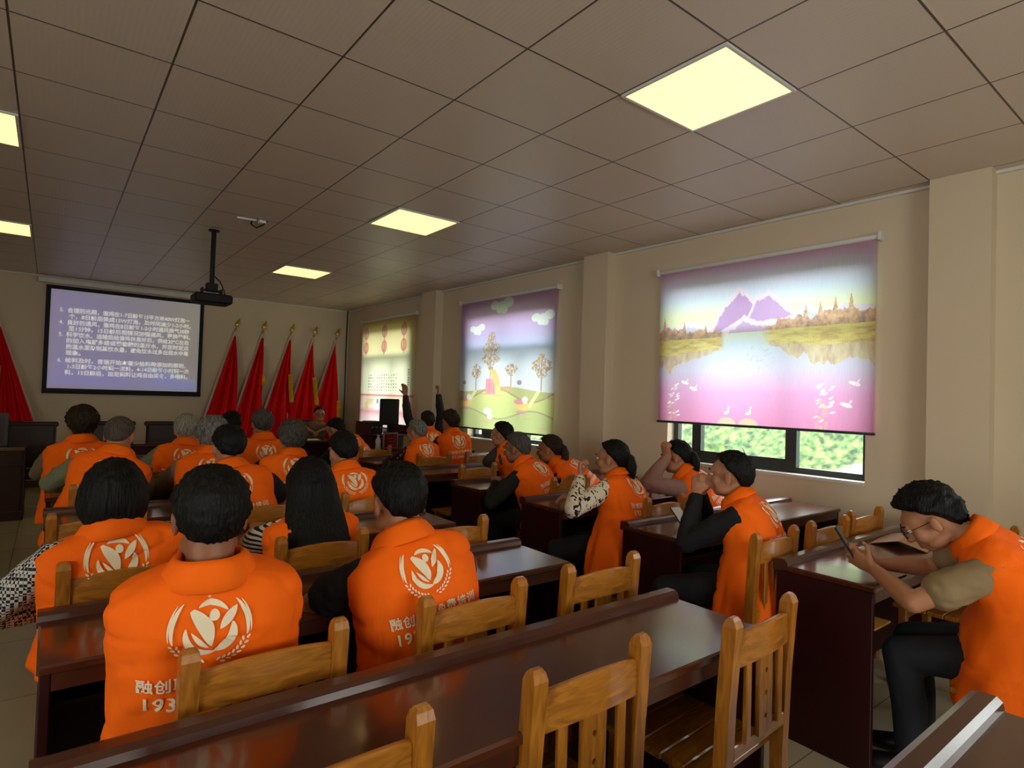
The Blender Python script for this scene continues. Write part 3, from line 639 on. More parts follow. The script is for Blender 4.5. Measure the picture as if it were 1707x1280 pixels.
# ---------------------------------------------------------------- red flags
def flag(xb, xt, yb, yt, zt, label, fringe, side=1, seed=0, zl=.62, wide=.30):
    e = empty('red_flag', label, 'flag', (xb, yb, 0), 0, 'red flags leaning on the front wall')
    dx, dy = xt - xb, yt - yb
    P = lambda z: Vector((dx * z / zt, dy * z / zt, z))
    MB().tube([P(.0), P(zt - .1)], .013, 10).build('pole', M['metal'], e, True)
    f = MB(); c = P(zt - .1); ax = P(1).normalized()
    prof = [(0, .014), (.02, .022), (.04, .012), (.07, .012), (.075, .04), (.12, .034), (.17, .018), (.22, .003)]
    u_ = Vector((1, 0, 0)); u_ = (u_ - ax * u_.dot(ax)).normalized(); w_ = ax.cross(u_)
    f.rings([[c + ax * t + (u_ * cos(a) * r + w_ * sin(a) * r * (.45 if t > .07 else 1)) for a in [2 * pi * j / 12 for j in range(12)]] for t, r in prof]); f.build('spear_finial', M['gold'], e, True)
    nz, nu = 46, 44; ztop = zt - .2; rows = []
    for i in range(nz):
        s = i / (nz - 1); z = ztop - (ztop - zl) * s; p = P(z); xr = P(ztop).x + side * (.015 + .045 * s + .02 * sin(s * 5 + seed)) 
        xl = p.x; row = []
        if side < 0: pass
        for j in range(nu):
            t = j / (nu - 1); x = xl + (xr - xl) * t
            amp = .035 * min(1, abs(xr - xl) * 3.2); ph = seed * 1.7
            y = p.y - .03 - amp * (sin(t * 15 + ph + s * .6) + .5 * sin(t * 33 + ph * 2 - s)) * min(1, t * 5) - .03
            row.append((x, y, z - .04 * t * s * (1 + .5 * sin(t * 9))))
        rows.append(row)
    m = MB(); v = [q for r in rows for q in r]; m.add(v, [(i * nu + j, i * nu + j + 1, (i + 1) * nu + j + 1, (i + 1) * nu + j) for i in range(nz - 1) for j in range(nu - 1)])
    o = m.build('cloth', M['flag_red'], e, True); sd = o.modifiers.new('s', 'SOLIDIFY'); sd.thickness = .004
    sl = MB().tube([P(.75), P(zt - .14)], .024, 10); sl.build('sleeve', M['flag_white'], e, True)
    if fringe:
        a, b_ = fringe; q = MB(); n = 26; pts = []
        for i in range(n):
            s = a + (b_ - a) * i / (n - 1); r = rows[int(s * (nz - 1))]; x, y, z = r[-1]; pts.append((x, y, z))
        L = [(x - .045 * side, y - .03, z) for x, y, z in pts]; R_ = [(x + .03 * side, y - .035, z) for x, y, z in pts]
        nn = len(L); q.add(L + R_, [(i, i + 1, i + 1 + nn, i + nn) for i in range(nn - 1)]); fo = q.build('gold_fringe', M['flag_gold'], e, True); sd = fo.modifiers.new('s', 'SOLIDIFY'); sd.thickness = .008
    return e
tops = [2.64, 3.07, 3.54, 3.95, 4.37]; bots = [1.86, 2.3, 2.72, 3.12, 3.52]
lab = ['red flag nearest the projection screen, leaning with its gold spear tip up', 'second red flag to the right of the screen', 'middle red flag of the five, with a gold fringe strip at its edge', 'fourth red flag to the right of the screen, gold fringe low on its edge', 'red flag closest to the room corner and the lantern blind']
fr = [None, (.36, .46), (.34, .62), (.36, .64), (.58, .86)]
for k in range(5): flag(bots[k], tops[k], 8.36, 8.66, 2.56, lab[k], fr[k], 1, k * 1.3)
flag(.33, -.42, 8.36, 8.66, 2.42, 'big red flag at the left edge of the photo, leaning left', (.42, .72), -1, 2.2, .95)
e = empty('flag_rack', 'low dark rack holding the feet of the five red flags', 'flag rack', (2.7, 8.3, 0)); MB().box(-1.1, 1.1, -.06, .16, .0, .06, .01).build('base', M['metal'], e)
for x in (-1.05, 1.05): MB().box(x - .03, x + .03, -.06, .16, .06, .2, .008).build('upright', M['metal'], e)

# ---------------------------------------------------------------- desks
def make_desk(label, L=1.85, W_=.42):
    """origin: floor, far (front-wall) left corner; runs +x, sitter on -y side"""
    e = empty('long_desk', label, 'desk')
    MB().box(0, L, -W_, 0, .735, .762, .006).build('tabletop', M['desk_top'], e)
    g = MB(); g.rings([[(x, y, z) for y, z in ((-.062, .762), (-.058, .778), (-.045, .788), (-.01, .788), (.006, .782), (.008, .735), (-.02, .735), (-.062, .745))] for x in (-.004, L + .004)]); g.build('raised_ledge', M['desk_edge'], e)
    for x in (0.006, L - .031): MB().box(x, x + .025, -W_ + .012, -.004, 0, .735, .003).build('side_panel', M['desk_side'], e)
    MB().box(.031, L - .031, -.03, -.012, .12, .735).build('front_panel', M['desk_side'], e)
    MB().box(.031, L - .031, -.21, -.03, .555, .573).build('shelf', M['desk_side'], e)
    MB().box(.031, L - .031, -W_ + .012, -W_ + .03, .69, .735).build('apron', M['desk_edge'], e)
    for x in (L / 3, 2 * L / 3): MB().box(x - .01, x + .01, -.2, -.03, .573, .735).build('divider', M['desk_side'], e)
    return e
LED = [-1.56, -.615, .31, 1.25, 2.17, 3.1, 4.03, 4.95]
d0 = make_desk('x'); register(d0); first = True
DL = {'M': ['empty brown desk in the bottom right corner of the photo, nearest the camera', 'long empty brown desk in front of the three nearest chairs', 'brown desk used by the two nearest seated people', 'desk in front of the bob-haired person in the checked shirt and the long-haired woman',
            'desk behind the cropped-haired man, fifth from the back in the left block', 'desk in the left block, third from the stage', 'desk in the left block, second from the stage', 'desk in the left block, nearest the stage'],
      'R': [None, 'dark red desk with the man reading his phone, nearest of the window-side desks', 'desk by the window with the man resting his chin on his hands', 'desk by the window with the woman in the leaf-print sleeves leaning on its corner', 'window-side desk of the short-haired man turned to the left, fourth from the camera',
            'window-side desk, fifth from the camera', 'window-side desk, sixth from the camera, in front of the grey-haired woman', 'window-side desk nearest the dark lectern']}
for side, x0 in (('M', .2), ('R', 2.85)):
    for k, y in enumerate(LED):
        lb = DL[side][k]
        if lb is None: continue
        if first: d = d0; d.location = (x0, y, 0); d['label'] = lb; d['group'] = 'long desks in rows'; first = False
        else: d = dup(d0, (x0, y, 0), 0, lb, 'long desks in rows')
# stage desks
for (x0, x1, y, lb) in ((-1.2, .02, 6.28, 'dark wooden stage desk at the left edge, below the red flag'), (.24, 1.9, 6.45, 'low dark stage desk below the projection screen'), (2.95, 4.0, 6.4, 'dark red stage desk in front of the man in glasses')):
    e = empty('stage_desk', lb, 'desk', (x0, y, 0), 0, 'stage desks'); L = x1 - x0
    MB().box(0, L, -.05, .5, .74, .78, .008).build('tabletop', M['desk_top'], e); MB().box(.03, L - .03, -.02, .0, .04, .74).build('front_panel', M['desk_side'], e)
    MB().box(.0, L, -.035, -.02, .58, .62, .004).build('front_moulding', M['desk_side'], e); MB().box(.0, L, -.04, .02, .0, .1, .004).build('plinth', M['desk_side'], e)
    for x in (0, L - .03): MB().box(x, x + .03, .0, .48, 0, .74).build('side_panel', M['desk_side'], e)
def leather_chair(x, y, lb):
    e = empty('leather_chair', lb, 'chair', (x, y, 0), 0, 'dark leather chairs on the stage')
    b = MB(); b.box(-.23, .23, -.02, .05, .48, 1.0, .03); b.build('backrest', M['dark_leather'], e); MB().box(-.25, .25, -.045, .03, .96, 1.02, .015).build('top_rail', M['dark_leather'], e)
    MB().box(-.23, .23, 0.05, .5, .4, .48, .03).build('seat', M['dark_leather'], e)
    for sx in (-.21, .21):
        for sy in (.03, .46): MB().box(sx - .02, sx + .02, sy - .02, sy + .02, 0, .4).build('leg', M['dark_leather'], e)
leather_chair(.05, 6.95, 'dark leather chair back seen above the stage desk at the far left'); leather_chair(.85, 7.1, 'dark leather chair back behind the two men at the left, mostly hidden'); leather_chair(1.44, 7.05, 'dark leather chair back left of the fair-haired elder below the screen')
leather_chair(3.42, 7.55, 'dark chair the man in glasses sits on')
for o in bpy.data.objects:
    if o.name.startswith('leather_chair'): o.rotation_euler = (0, 0, pi); 
e = empty('display_frame', 'upright framed board with a grey edge standing on the stage desk at the left edge', 'frame', (-.28, 6.45, .78))
MB().box(-.2, .14, -.02, .02, 0, .36, .006).build('frame', M['frame'], e); MB().box(-.17, .11, -.024, -.018, .03, .33).build('board', M['dark_leather'], e); MB().box(-.15, .1, .0, .1, 0, .012).build('foot', M['frame'], e)

# lectern, monitor, plaque
e = empty('lectern', 'dark wooden lectern in front of the lantern blind', 'lectern', (3.80, 5.42, 0))
MB().box(-.26, .2, -.2, .2, 0, .92, .01).build('cabinet', M['desk_side'], e); MB().box(-.3, .24, -.24, .24, .92, .95, .008).build('top', M['desk_edge'], e)
MB().box(-.3, -.28, -.24, .24, .95, 1.10).build('side_guard', M['desk_side'], e); MB().box(.22, .24, -.24, .24, .95, 1.06).build('side_guard', M['desk_side'], e)
e = empty('computer_monitor', 'black computer monitor seen from behind on the lectern', 'monitor', (3.90, 5.45, .95))
MB().box(-.15, .13, -.02, .03, .10, .46, .012).build('screen_housing', M['black_plastic'], e); MB().box(-.03, .03, -.015, .02, .0, .12).build('stand', M['black_plastic'], e); MB().tube([(0, 0, .0), (0, 0, .012)], .09, 18, caps=False).build('base', M['black_plastic'], e, True)
e = empty('audio_mixer', 'squat black equipment box beside the monitor on the lectern', 'equipment box', (3.62, 5.4, .95)); MB().box(-.1, .1, -.12, .12, 0, .16, .01).build('case', M['black_plastic'], e)
for k in range(3): MB().tube([(-.06 + k * .06, -.12, .08), (-.06 + k * .06, -.14, .08)], .012, 10).build('knob', M['metal'], e, True)
e = empty('framed_plaque', 'dark red plaque in a silver frame standing on the front desk by the lectern', 'plaque', (3.62, 4.85, .79))
MB().box(-.1, .1, -.012, .012, 0, .2, .003).build('frame', M['metal'], e); MB().box(-.085, .085, -.015, -.011, .015, .185).build('panel', M['plaque_red'], e)
q = MB()
for k in range(3): q.box(-.05 + k * .01, .05 - k * .005, -.0165, -.0148, .12 - k * .035, .127 - k * .035)
q.build('plaque_mark', M['gold'], e); MB().box(-.06, .06, .012, .06, 0, .008).build('foot', M['metal'], e)
e = empty('water_bottle', 'clear plastic water bottle beside the red plaque', 'bottle', (3.42, 4.78, .762))
b = MB(); b.rings([[(r * cos(a), r * sin(a), z) for a in [2 * pi * j / 16 for j in range(16)]] for z, r in ((0, .03), (.005, .033), (.07, .033), (.08, .030), (.13, .033), (.15, .028), (.175, .013), (.19, .012))]); b.build('bottle_body', M['bottle'], e, True)
MB().tube([(0, 0, .19), (0, 0, .205)], .015, 12, caps=False).build('cap', M['white_plastic'], e, True)

# ---------------------------------------------------------------- wooden chairs
def make_chair(style=0):
    e = empty('wooden_chair', 'x', 'chair')
    back = -.19
    for sx in (-1, 1):
        x = sx * .172; m = MB(); prof = [(0, -.01), (.42, 0), (.66, -.008), (.84, -.02), (.875, -.023)]
        rg = []
        for z, dy in prof: rg.append([(x + a, back + dy + b, z) for a, b in ((-.02, -.02), (.02, -.02), (.02, .02), (-.02, .02))])
        rg.append([(x + a, back - .023 + b, .892) for a, b in ((-.018, -.013), (.018, -.013), (.018, .013), (-.018, .013))]); rg.append([(x + a, back - .023 + b, .90) for a, b in ((-.013, -.006), (.013, -.006), (.013, .006), (-.013, .006))])
        m.rings(rg); m.build('rear_leg', M['oak'], e)
        MB().box(x - .019, x + .019, .155, .193, 0, .43, .004).build('leg', M['oak'], e)
        MB().box(x - .009, x + .009, back + .02, .155, .2, .235, .002).build('stretcher', M['oak_flat'], e)
    s = MB()
    for k in range(5): y0 = -.17 + k * .078; s.box(-.205, .205, y0, y0 + .074, .43, .452, .004)
    s.build('seat', M['oak_flat'], e)
    MB().box(-.155, .155, .165, .185, .37, .43).build('seat_rail', M['oak_flat'], e)
    n = 14; zb = .755; b0 = back - .018
    top = (lambda t: .842 + .018 * sin(pi * t)) if style == 0 else (lambda t: .80 + .115 * sin(pi * t))
    r = []
    for i in range(n + 1):
        t = i / n; x = -.152 + .304 * t; cur = -.022 * sin(pi * t)
        r.append([(x, b0 - .011 + cur, zb + .012 * sin(pi * t)), (x, b0 + .011 + cur, zb + .012 * sin(pi * t)), (x, b0 + .011 + cur, top(t) - .004), (x, b0 + .004 + cur, top(t)), (x, b0 - .006 + cur, top(t)), (x, b0 - .011 + cur, top(t) - .004)])
    m = MB().rings([[Vector(p) for p in q] for q in r]); autosmooth(m.build('top_rail', M['oak_flat'], e))
    MB().box(-.152, .152, b0 - .006, b0 + .014, .50, .54, .003).build('lower_rail', M['oak_flat'], e)
    for x in (-.096, .096): MB().box(x - .0145, x + .0145, b0 - .018, b0 - .004, .535, .772, .003).build('slat', M['oak'], e)
    # centre splat with real drilled holes
    cu = bpy.data.curves.new('tmp', 'CURVE'); cu.dimensions = '2D'; cu.fill_mode = 'BOTH'; cu.extrude = .007; cu.bevel_depth = .0
    def poly(pts):
        sp = cu.splines.new('POLY'); sp.points.add(len(pts) - 1); sp.use_cyclic_u = True
        for p, q in zip(sp.points, pts): p.co = (q[0], q[1], 0, 1)
    poly([(-.038, .535), (.038, .535), (.038, .772), (-.038, .772)])
    for zc in (.585, .65, .715): poly([(.0075 * cos(a), zc + .0075 * sin(a)) for a in [2 * pi * j / 12 for j in range(12)]])
    ob = bpy.data.objects.new('tmp', cu); COL.objects.link(ob); dg = DG(); dg.update(); me = bpy.data.meshes.new_from_object(ob.evaluated_get(dg)); bpy.data.objects.remove(ob)
    me.transform(Matrix.Translation((0, b0 - .013, 0)) @ Matrix.Rotation(pi / 2, 4, 'X')); link('splat', me, M['oak'], e)
    return e
chA = make_chair(0); register(chA); chB = make_chair(1); register(chB); used = {0: False, 1: False}
def place_chair(x, yb, label, rz=0, style=0):
    """x, yb: world position of the middle of the chair back"""
    src = chA if style == 0 else chB; off = Matrix.Rotation(rz, 4, 'Z') @ Vector((0, -.21, 0)); loc = (x - off.x, yb - off.y, 0)
    if not used[style]: used[style] = True; src.location = loc; src.rotation_euler = (0, 0, rz); src['label'] = label; src['group'] = 'wooden slat-back chairs'; return src
    return dup(src, loc, rz, label, 'wooden slat-back chairs')
CH = [(.60, -1.045, 'wooden chair cut by the bottom edge, nearest the camera on the left', .03, 0), (1.22, -1.045, 'wooden chair with drilled splat in the bottom middle, at the long empty desk', .0, 0), (1.87, -1.10, 'wooden chair turned slightly sideways at the right end of the empty desk', .06, 0),
      (.64, -.54, 'wooden chair under the man whose orange vest fills the lower left', .0, 0), (1.255, -.515, 'wooden chair behind the black-sleeved man, touching the long empty desk', .0, 0), (1.84, -.49, 'empty wooden chair at the right end of the second desk row', .0, 0),
      (.43, .40, 'wooden chair behind the person in the black and white checked shirt', .0, 0), (1.12, .4, 'wooden chair behind the woman with long black hair', .0, 0), (1.74, .38, 'empty wooden chair just right of the black-haired head of the black-sleeved man', .0, 0),
      (.40, 1.33, 'wooden chair behind the cropped-haired man in green sleeves, its lower one', 0, 0), (1.15, 1.33, 'wooden chair between the nearest bare-necked man and the long-haired woman', 0, 0), (1.75, 1.30, 'wooden chair behind the man just right of the long-haired woman', 0, 0),
      (.50, 2.24, 'wooden chair of the cropped-haired man in green sleeves', 0, 0), (1.08, 2.27, 'wooden chair of the grey-haired man with a beige sleeve', 0, 0), (1.62, 2.27, 'wooden chair behind the grey-flecked man in the middle', 0, 0),
      (.42, 3.18, 'wooden chair of the brown-haired man below the screen', 0, 0), (.98, 3.12, 'wooden chair of the fair-haired elder at the left', 0, 0), (1.60, 3.2, 'wooden chair of the man with the round emblem facing the flags', 0, 0),
      (3.46, -.575, 'empty wooden chair left of the reading man, with a pale top rail', -.05, 0), (3.98, -.55, 'empty wooden chair nearest the wall under the lake blind', -.05, 0), (4.0, -1.19, 'wooden chair by the pillar, just showing behind the reading man', 0, 0), (3.10, -1.70, 'wooden chair the phone-reading man sits on', 0, 0),
      (2.93, -.57, 'wooden chair of the man resting his chin on his hands', 0, 0), (3.26, .32, 'empty wooden chair between the leaf-sleeved woman and the chin-resting man', .0, 0), (3.36, 1.28, 'round-topped wooden chair behind the short-haired man turned left', .0, 1),
      (3.18, 2.26, 'wooden chair at the corner of the fourth window-side desk', 0, 0), (3.29, 3.2, 'wooden chair of the grey-haired woman in floral sleeves', 0, 0), (3.86, 3.2, 'wooden chair below the cartoon farm blind, behind the maroon-sleeved person', 0, 0), (3.08, 4.12, 'wooden chair behind the person bowed forward beside the man in glasses', 0, 0)]
for (x, y, lb, rz, st) in CH: place_chair(x, y, lb, rz, st)
# small things on and in the desks
def thing(name, label, cat, loc, rz=0, group=None): return empty(name, label, cat, loc, rz, group)
e = thing('notebook', 'closed grey notebook on the desk right of the chin-resting man', 'notebook', (3.75, .08, .762), .1); MB().box(-.1, .1, -.07, .07, 0, .012, .002).build('cover', M['frame'], e); MB().box(-.098, .102, -.067, .067, .003, .009).build('pages', M['paper'], e)
e = thing('smartphone', 'phone tilted up on the desk ledge beside the black sleeve of the chin-resting man', 'phone', (3.16, .13, .764), -.3)
T_ = Matrix.Rotation(radians(35), 4, 'X'); MB().box(-.036, .036, -.075, .075, 0, .008, .002, T=Matrix.Translation((0, 0, .045)) @ T_).build('case', M['black_plastic'], e); MB().box(-.033, .033, -.07, .07, .008, .0085, T=Matrix.Translation((0, 0, .045)) @ T_).build('screen', M['white_plastic'], e)
e = thing('cardboard_sheet', 'bent brown cardboard sheet lying on the desk of the reading man', 'cardboard', (3.86, -.80, .764), .15)
m = MB(); m.rings([[(x, y, z) for y, z in ((-.12, 0), (.0, .035), (.13, .0), (.13, .003), (.0, .038), (-.12, .003))] for x in (-.16, .16)]); m.build('sheet', M['kraft'], e)
tag(MB().box(2.94, 3.14, -.99, -.80, .549, .556).build('paper_stack', M['yellow_paper']), 'yellow paper lying on the shelf inside the reading man\'s desk', 'paper')
tag(MB().box(3.08, 3.3, 6.42, 6.6, .781, .79).build('document', M['paper']), 'white papers in front of the man in glasses', 'paper')

# ---------------------------------------------------------------- people
def lerp(a, b, t): return a + (b - a) * t
def interp_rows(tab, t):
    if t <= tab[0][0]: return tab[0][1:]
    for p, q in zip(tab, tab[1:]):
        if t <= q[0]:
            k = (t - p[0]) / (q[0] - p[0]); k = k * k * (3 - 2 * k) * .5 + k * .5; return tuple(lerp(x, y, k) for x, y in zip(p[1:], q[1:]))
    return tab[-1][1:]
# emblem of the vests, drawn flat (metres, centred)
def build_emblem():
    polys = []
    def arc(r0, r1, a0, a1, n=26, taper=True, cx=0, cy=0):
        out = []; inn = []
        for i in range(n + 1):
            t = i / n; a = radians(lerp(a0, a1, t)); w = sin(pi * t) ** .6 if taper else 1; rm = (r0 + r1) / 2; hw = (r1 - r0) / 2 * max(w, .04)
            out.append((cx + (rm + hw) * cos(a), cy + (rm + hw) * sin(a))); inn.append((cx + (rm - hw) * cos(a), cy + (rm - hw) * sin(a)))
        for i in range(n): polys.append([inn[i], out[i], out[i + 1], inn[i + 1]])
    for s in (1, -1):
        k = len(polys)
        arc(.088, .099, 132, 196); arc(.099, .104, 138, 190)
        for j, a in enumerate(range(200, 262, 9)):
            for r, q in ((.088, 5), (.100, -3)):
                c = radians(a + q * .6); cx, cy = r * cos(c), r * sin(c); d = c + pi / 2 + (.5 if r > .09 else -.5); e = []
                for m in range(8): b = 2 * pi * m / 8; x, y = .0068 * cos(b), .0034 * sin(b); e.append((cx + x * cos(d) - y * sin(d), cy + x * sin(d) + y * cos(d)))
                polys.append(e)
        if s == -1: polys[k:] = [[(-x, y) for x, y in reversed(p)] for p in polys[k:]]
    arc(.056, .070, 46, 117, taper=True)                         # cap over the head
    arc(.050, .070, 168, 281); arc(.044, .070, 278, 376)         # bowl
    polys.append([(.010 + .0130 * cos(2 * pi * i / 18), .036 + .0135 * sin(2 * pi * i / 18)) for i in range(18)])
    def leaf(pts_l, pts_r):
        for i in range(len(pts_l) - 1): polys.append([pts_l[i], pts_r[i], pts_r[i + 1], pts_l[i + 1]][::-1])
    L = []; R_ = []
    for i in range(19):
        t = i / 18; cx = lerp(-.044, .003, t) + .010 * sin(t * pi); cy = lerp(.053, -.043, t) + .004 * sin(t * pi); w = .019 * sin(pi * min(1, t * .93 + .07)) ** .8
        nx, ny = .88, .48; L.append((cx - nx * w, cy - ny * w)); R_.append((cx + nx * w, cy + ny * w))
    leaf(L, R_)
    L = []; R_ = []
    for i in range(13):
        t = i / 12; cx = lerp(.024, .066, t); cy = lerp(.0, .054, t); w = .0115 * sin(pi * t) ** .8 + .0005; L.append((cx - w * .77, cy + w * .64)); R_.append((cx + w * .77, cy - w * .64))
    leaf(L, R_)
    L = []; R_ = []
    for i in range(13):
        t = i / 12; cx = lerp(-.046, -.004, t); cy = lerp(.002, -.046, t) - .004 * sin(pi * t); w = .0055 * sin(pi * t) ** .8 + .0004; L.append((cx - w * .74, cy - w * .67)); R_.append((cx + w * .74, cy + w * .67))
    leaf(L, R_)
    v = []; f = []
    for p in polys: k = len(v); v += p; f.append(tuple(range(k, k + len(p))))
    return v, f
EMB = build_emblem()
V1, F1 = text2d('融创职业免费培训', 1.0, .018, 'CENTER', 1.12); V2, F2 = text2d('19310468366', 1.0, .022, 'CENTER', 1.12)
LET_V = [(p[0] * .038, p[1] * .040 + .055) for p in V1] + [(p[0] * .050, p[1] * .050) for p in V2]
LET_F = list(F1) + [tuple(i + len(V1) for i in q) for q in F2]

VEST_TAB = [(-.30, .240, .168), (0, .224, .160), (.25, .205, .142), (.55, .198, .136), (.75, .205, .128), (.86, .203, .108), (.925, .182, .090), (.965, .140, .080), (.99, .100, .076), (1.02, .072, .071)]
TORSO_TAB = [(-.1, .165, .125), (.15, .150, .112), (.4, .145, .108), (.65, .165, .115), (.82, .160, .098), (.92, .115, .078), (.99, .066, .062)]

def head_parts(mb, Hm, H, k=1.0):
    e = lambda c, r: mb.ell(H + Hm @ Vector(c), r, Hm)
    e((0, -.018, .022), (.074 * k, .094, .086)); e((0, .022, -.045), (.058 * k, .064, .072)); e((0, .052, -.088), (.030, .030, .024))
    e((0, .03, .02), (.064 * k, .062, .055))
    for s in (-1, 1):
        e((s * .034, .056, -.032), (.026, .028, .030)); e((s * .078 * k, -.008, -.018), (.009, .019, .032)); e((s * .084 * k, -.016, -.004), (.006, .011, .017)); e((s * .045, .015, -.075), (.022, .05, .026))
    mb.tube([H + Hm @ Vector((-.036, .080, .020)), H + Hm @ Vector((0, .089, .024)), H + Hm @ Vector((.036, .080, .020))], .0115, 10)
    mb.tube([H + Hm @ Vector((0, .084, .012)), H + Hm @ Vector((0, .098, -.010)), H + Hm @ Vector((0, .104, -.028))], [.009, .011, .0145], 10)
    for s in (-1, 1): mb.tube([H + Hm @ Vector((s * .010, .096, -.032)), H + Hm @ Vector((s * .014, .088, -.032))], .009, 8)
    for z, r in ((-.058, .0085), (-.070, .0095)): mb.tube([H + Hm @ Vector((-.019, .078, z)), H + Hm @ Vector((0, .087, z)), H + Hm @ Vector((.019, .078, z))], r, 8)

def hand(mb, W, d, pn, side, curl, spread=.12, rmin=.0082):
    """palm and five separate fingers; side=+1: thumb towards d x pn"""
    d = d.normalized(); pn = (pn - d * pn.dot(d)).normalized(); sd = d.cross(pn) * side; rf = max(.0082, rmin)
    A = [(-.02, .026, .020), (.02, .034, .017), (.055, .041, .015), (.088, .040, .012)]
    mb.rings([[W + d * t + sd * (a * cos(q)) + pn * (b * sin(q)) for q in [2 * pi * j / 14 for j in range(14)]] for t, a, b in A])
    for k, (o, L, bend) in enumerate(((.030, .070, 0), (.010, .078, .06), (-.011, .072, .12), (-.031, .056, .2))):
        p = W + d * (.082 - .006 * abs(k - 1)) + sd * o; c = curl + bend; ang = c * .8; dd = (d + sd * (spread * (1.5 - k) * .5)).normalized(); pts = [p - dd * .012]
        pts.append(p)
        for seg in (.42, .32, .26):
            v = dd * cos(ang) + pn * sin(ang); p = p + v * L * seg; pts.append(p); ang += c * 1.05
        mb.tube(pts, [rf * 1.15, rf * 1.15, rf * 1.08, rf, rf * .85], 8)
    p = W + d * .022 + sd * .030; v = (d * .62 + sd * .62 + pn * (.25 + .35 * curl)).normalized(); q = p + v * .038; v2 = (v + d * .35 + pn * .5 * curl - sd * .5 * curl).normalized(); r = q + v2 * .030
    mb.tube([p - v * .02, p, q, r], [rf * 1.7, rf * 1.5, rf * 1.2, rf], 8)

def ik(S, W, pole, la=.285, lb=.255):
    D = W - S; dist = D.length
    if dist > (la + lb) * .985: W = S + D.normalized() * (la + lb) * .985; D = W - S; dist = D.length
    a = (la * la - lb * lb + dist * dist) / (2 * dist); h = math.sqrt(max(0, la * la - a * a)); u = D.normalized(); pl = (pole - u * pole.dot(u)).normalized()
    return S + u * a + pl * h, W

def hair_mesh(style, Hm, H, seed=0):
    m = MB(); nu, nv = 64, 40; rows = []
    thick = dict(short=.012, buzz=.004, bob=.011, long=.008, pony=.011, elder=.013, full=.026, thin=.007)[style]
    nape = dict(short=-68, buzz=-64, bob=-34, long=-24, pony=-66, elder=-66, full=-70, thin=-58)[style]
    for i in range(nv + 1):
        el = -86 + 172 * i / nv; ring = []
        for j in range(nu):
            az = 360 * j / nu; a = radians(az); e_ = radians(el); d = Vector((cos(e_) * sin(a), cos(e_) * cos(a), sin(e_)))
            az2 = min(az, 360 - az)
            line = np.interp(az2, [0, 35, 60, 80, 97, 112, 135, 180], [36, 35, 22, -4, -16, -34, nape + 6, nape])
            if style in ('bob', 'long'): line = np.interp(az2, [0, 35, 55, 75, 97, 180], [24, 20, 2, -30, -50, nape])
            k = max(0, min(1, (el - line) / (9 if az2 < 60 else 20))); k = k * k * (3 - 2 * k)
            base = 1 / math.sqrt((d.x / .079) ** 2 + (d.y / .098) ** 2 + (d.z / ((.089 if d.z > 0 else .106))) ** 2)
            nz = noise.noise(d * 5 + Vector((seed, 0, 0))) * .5 + noise.noise(Vector((d.x * 16, d.y * 16, d.z * 4)) + Vector((seed, 3, 0))) * .5
            fn = noise.noise(Vector((d.x * 40, d.y * 40, d.z * 9)) + Vector((0, seed, 0)))
            stk = noise.noise(Vector((a * 9, el * .035, seed))) * .5 + noise.noise(Vector((a * 22, el * .05, seed + 4))) * .5
            th = thick * (1 + .25 * max(0, d.z) + .7 * nz) + (.004 * fn + (.006 if style in ('bob', 'long', 'full', 'short') else .003) * stk if style != 'buzz' else .001 * fn)
            if style == 'bob': th += .004 * max(0, 1 - abs(el + 18) / 45) * (1 if az2 > 60 else 0)
            ring.append(H + Hm @ (Vector((0, -.018, .022)) + d * (base + (th if k > 0 else 0) * k - .022 * (1 - k))))
        rows.append(ring)
    m.rings(rows)
    def drape(zs, depth0, wid, y0, n=40):
        rr = []
        for z, w_, dp, yc in zs:
            ring = []
            for j in range(n):
                a = 2 * pi * j / n; x = w_ * cos(a); y = yc + dp * sin(a); k = 1 + .10 * noise.noise(Vector((x * 30, y * 30, z * 3 + seed))) + .05 * noise.noise(Vector((x * 90, y * 90, z * 4)))
                ring.append(H + Hm @ Vector((x * k, (y - yc) * k + yc, z + .006 * noise.noise(Vector((x * 70, y * 50, seed)))) ))
            rr.append(ring)
        m.rings(rr)
    if style == 'bob': drape([(.115, .035, .04, -.016), (.10, .062, .066, -.018), (.07, .086, .090, -.022), (.02, .101, .100, -.026), (-.03, .106, .094, -.032), (-.07, .101, .080, -.040), (-.105, .084, .060, -.046), (-.128, .062, .042, -.05)], 0, 0, 0)
    if style == 'long': drape([(.112, .032, .036, -.016), (.10, .056, .060, -.018), (.075, .080, .084, -.02), (.035, .097, .098, -.024), (0, .104, .098, -.032), (-.05, .110, .086, -.044), (-.12, .124, .066, -.080), (-.19, .132, .054, -.118), (-.26, .130, .046, -.150), (-.31, .112, .034, -.165), (-.345, .07, .018, -.17)], 0, 0, 0)
    if style == 'pony':
        p = [(0, -.10, .03), (0, -.128, .0), (0, -.135, -.05), (0, -.128, -.10), (0, -.12, -.15), (0, -.115, -.19)]
        m.tube([H + Hm @ Vector(q) for q in p], [.018, .030, .036, .033, .024, .012], 18)
    return m

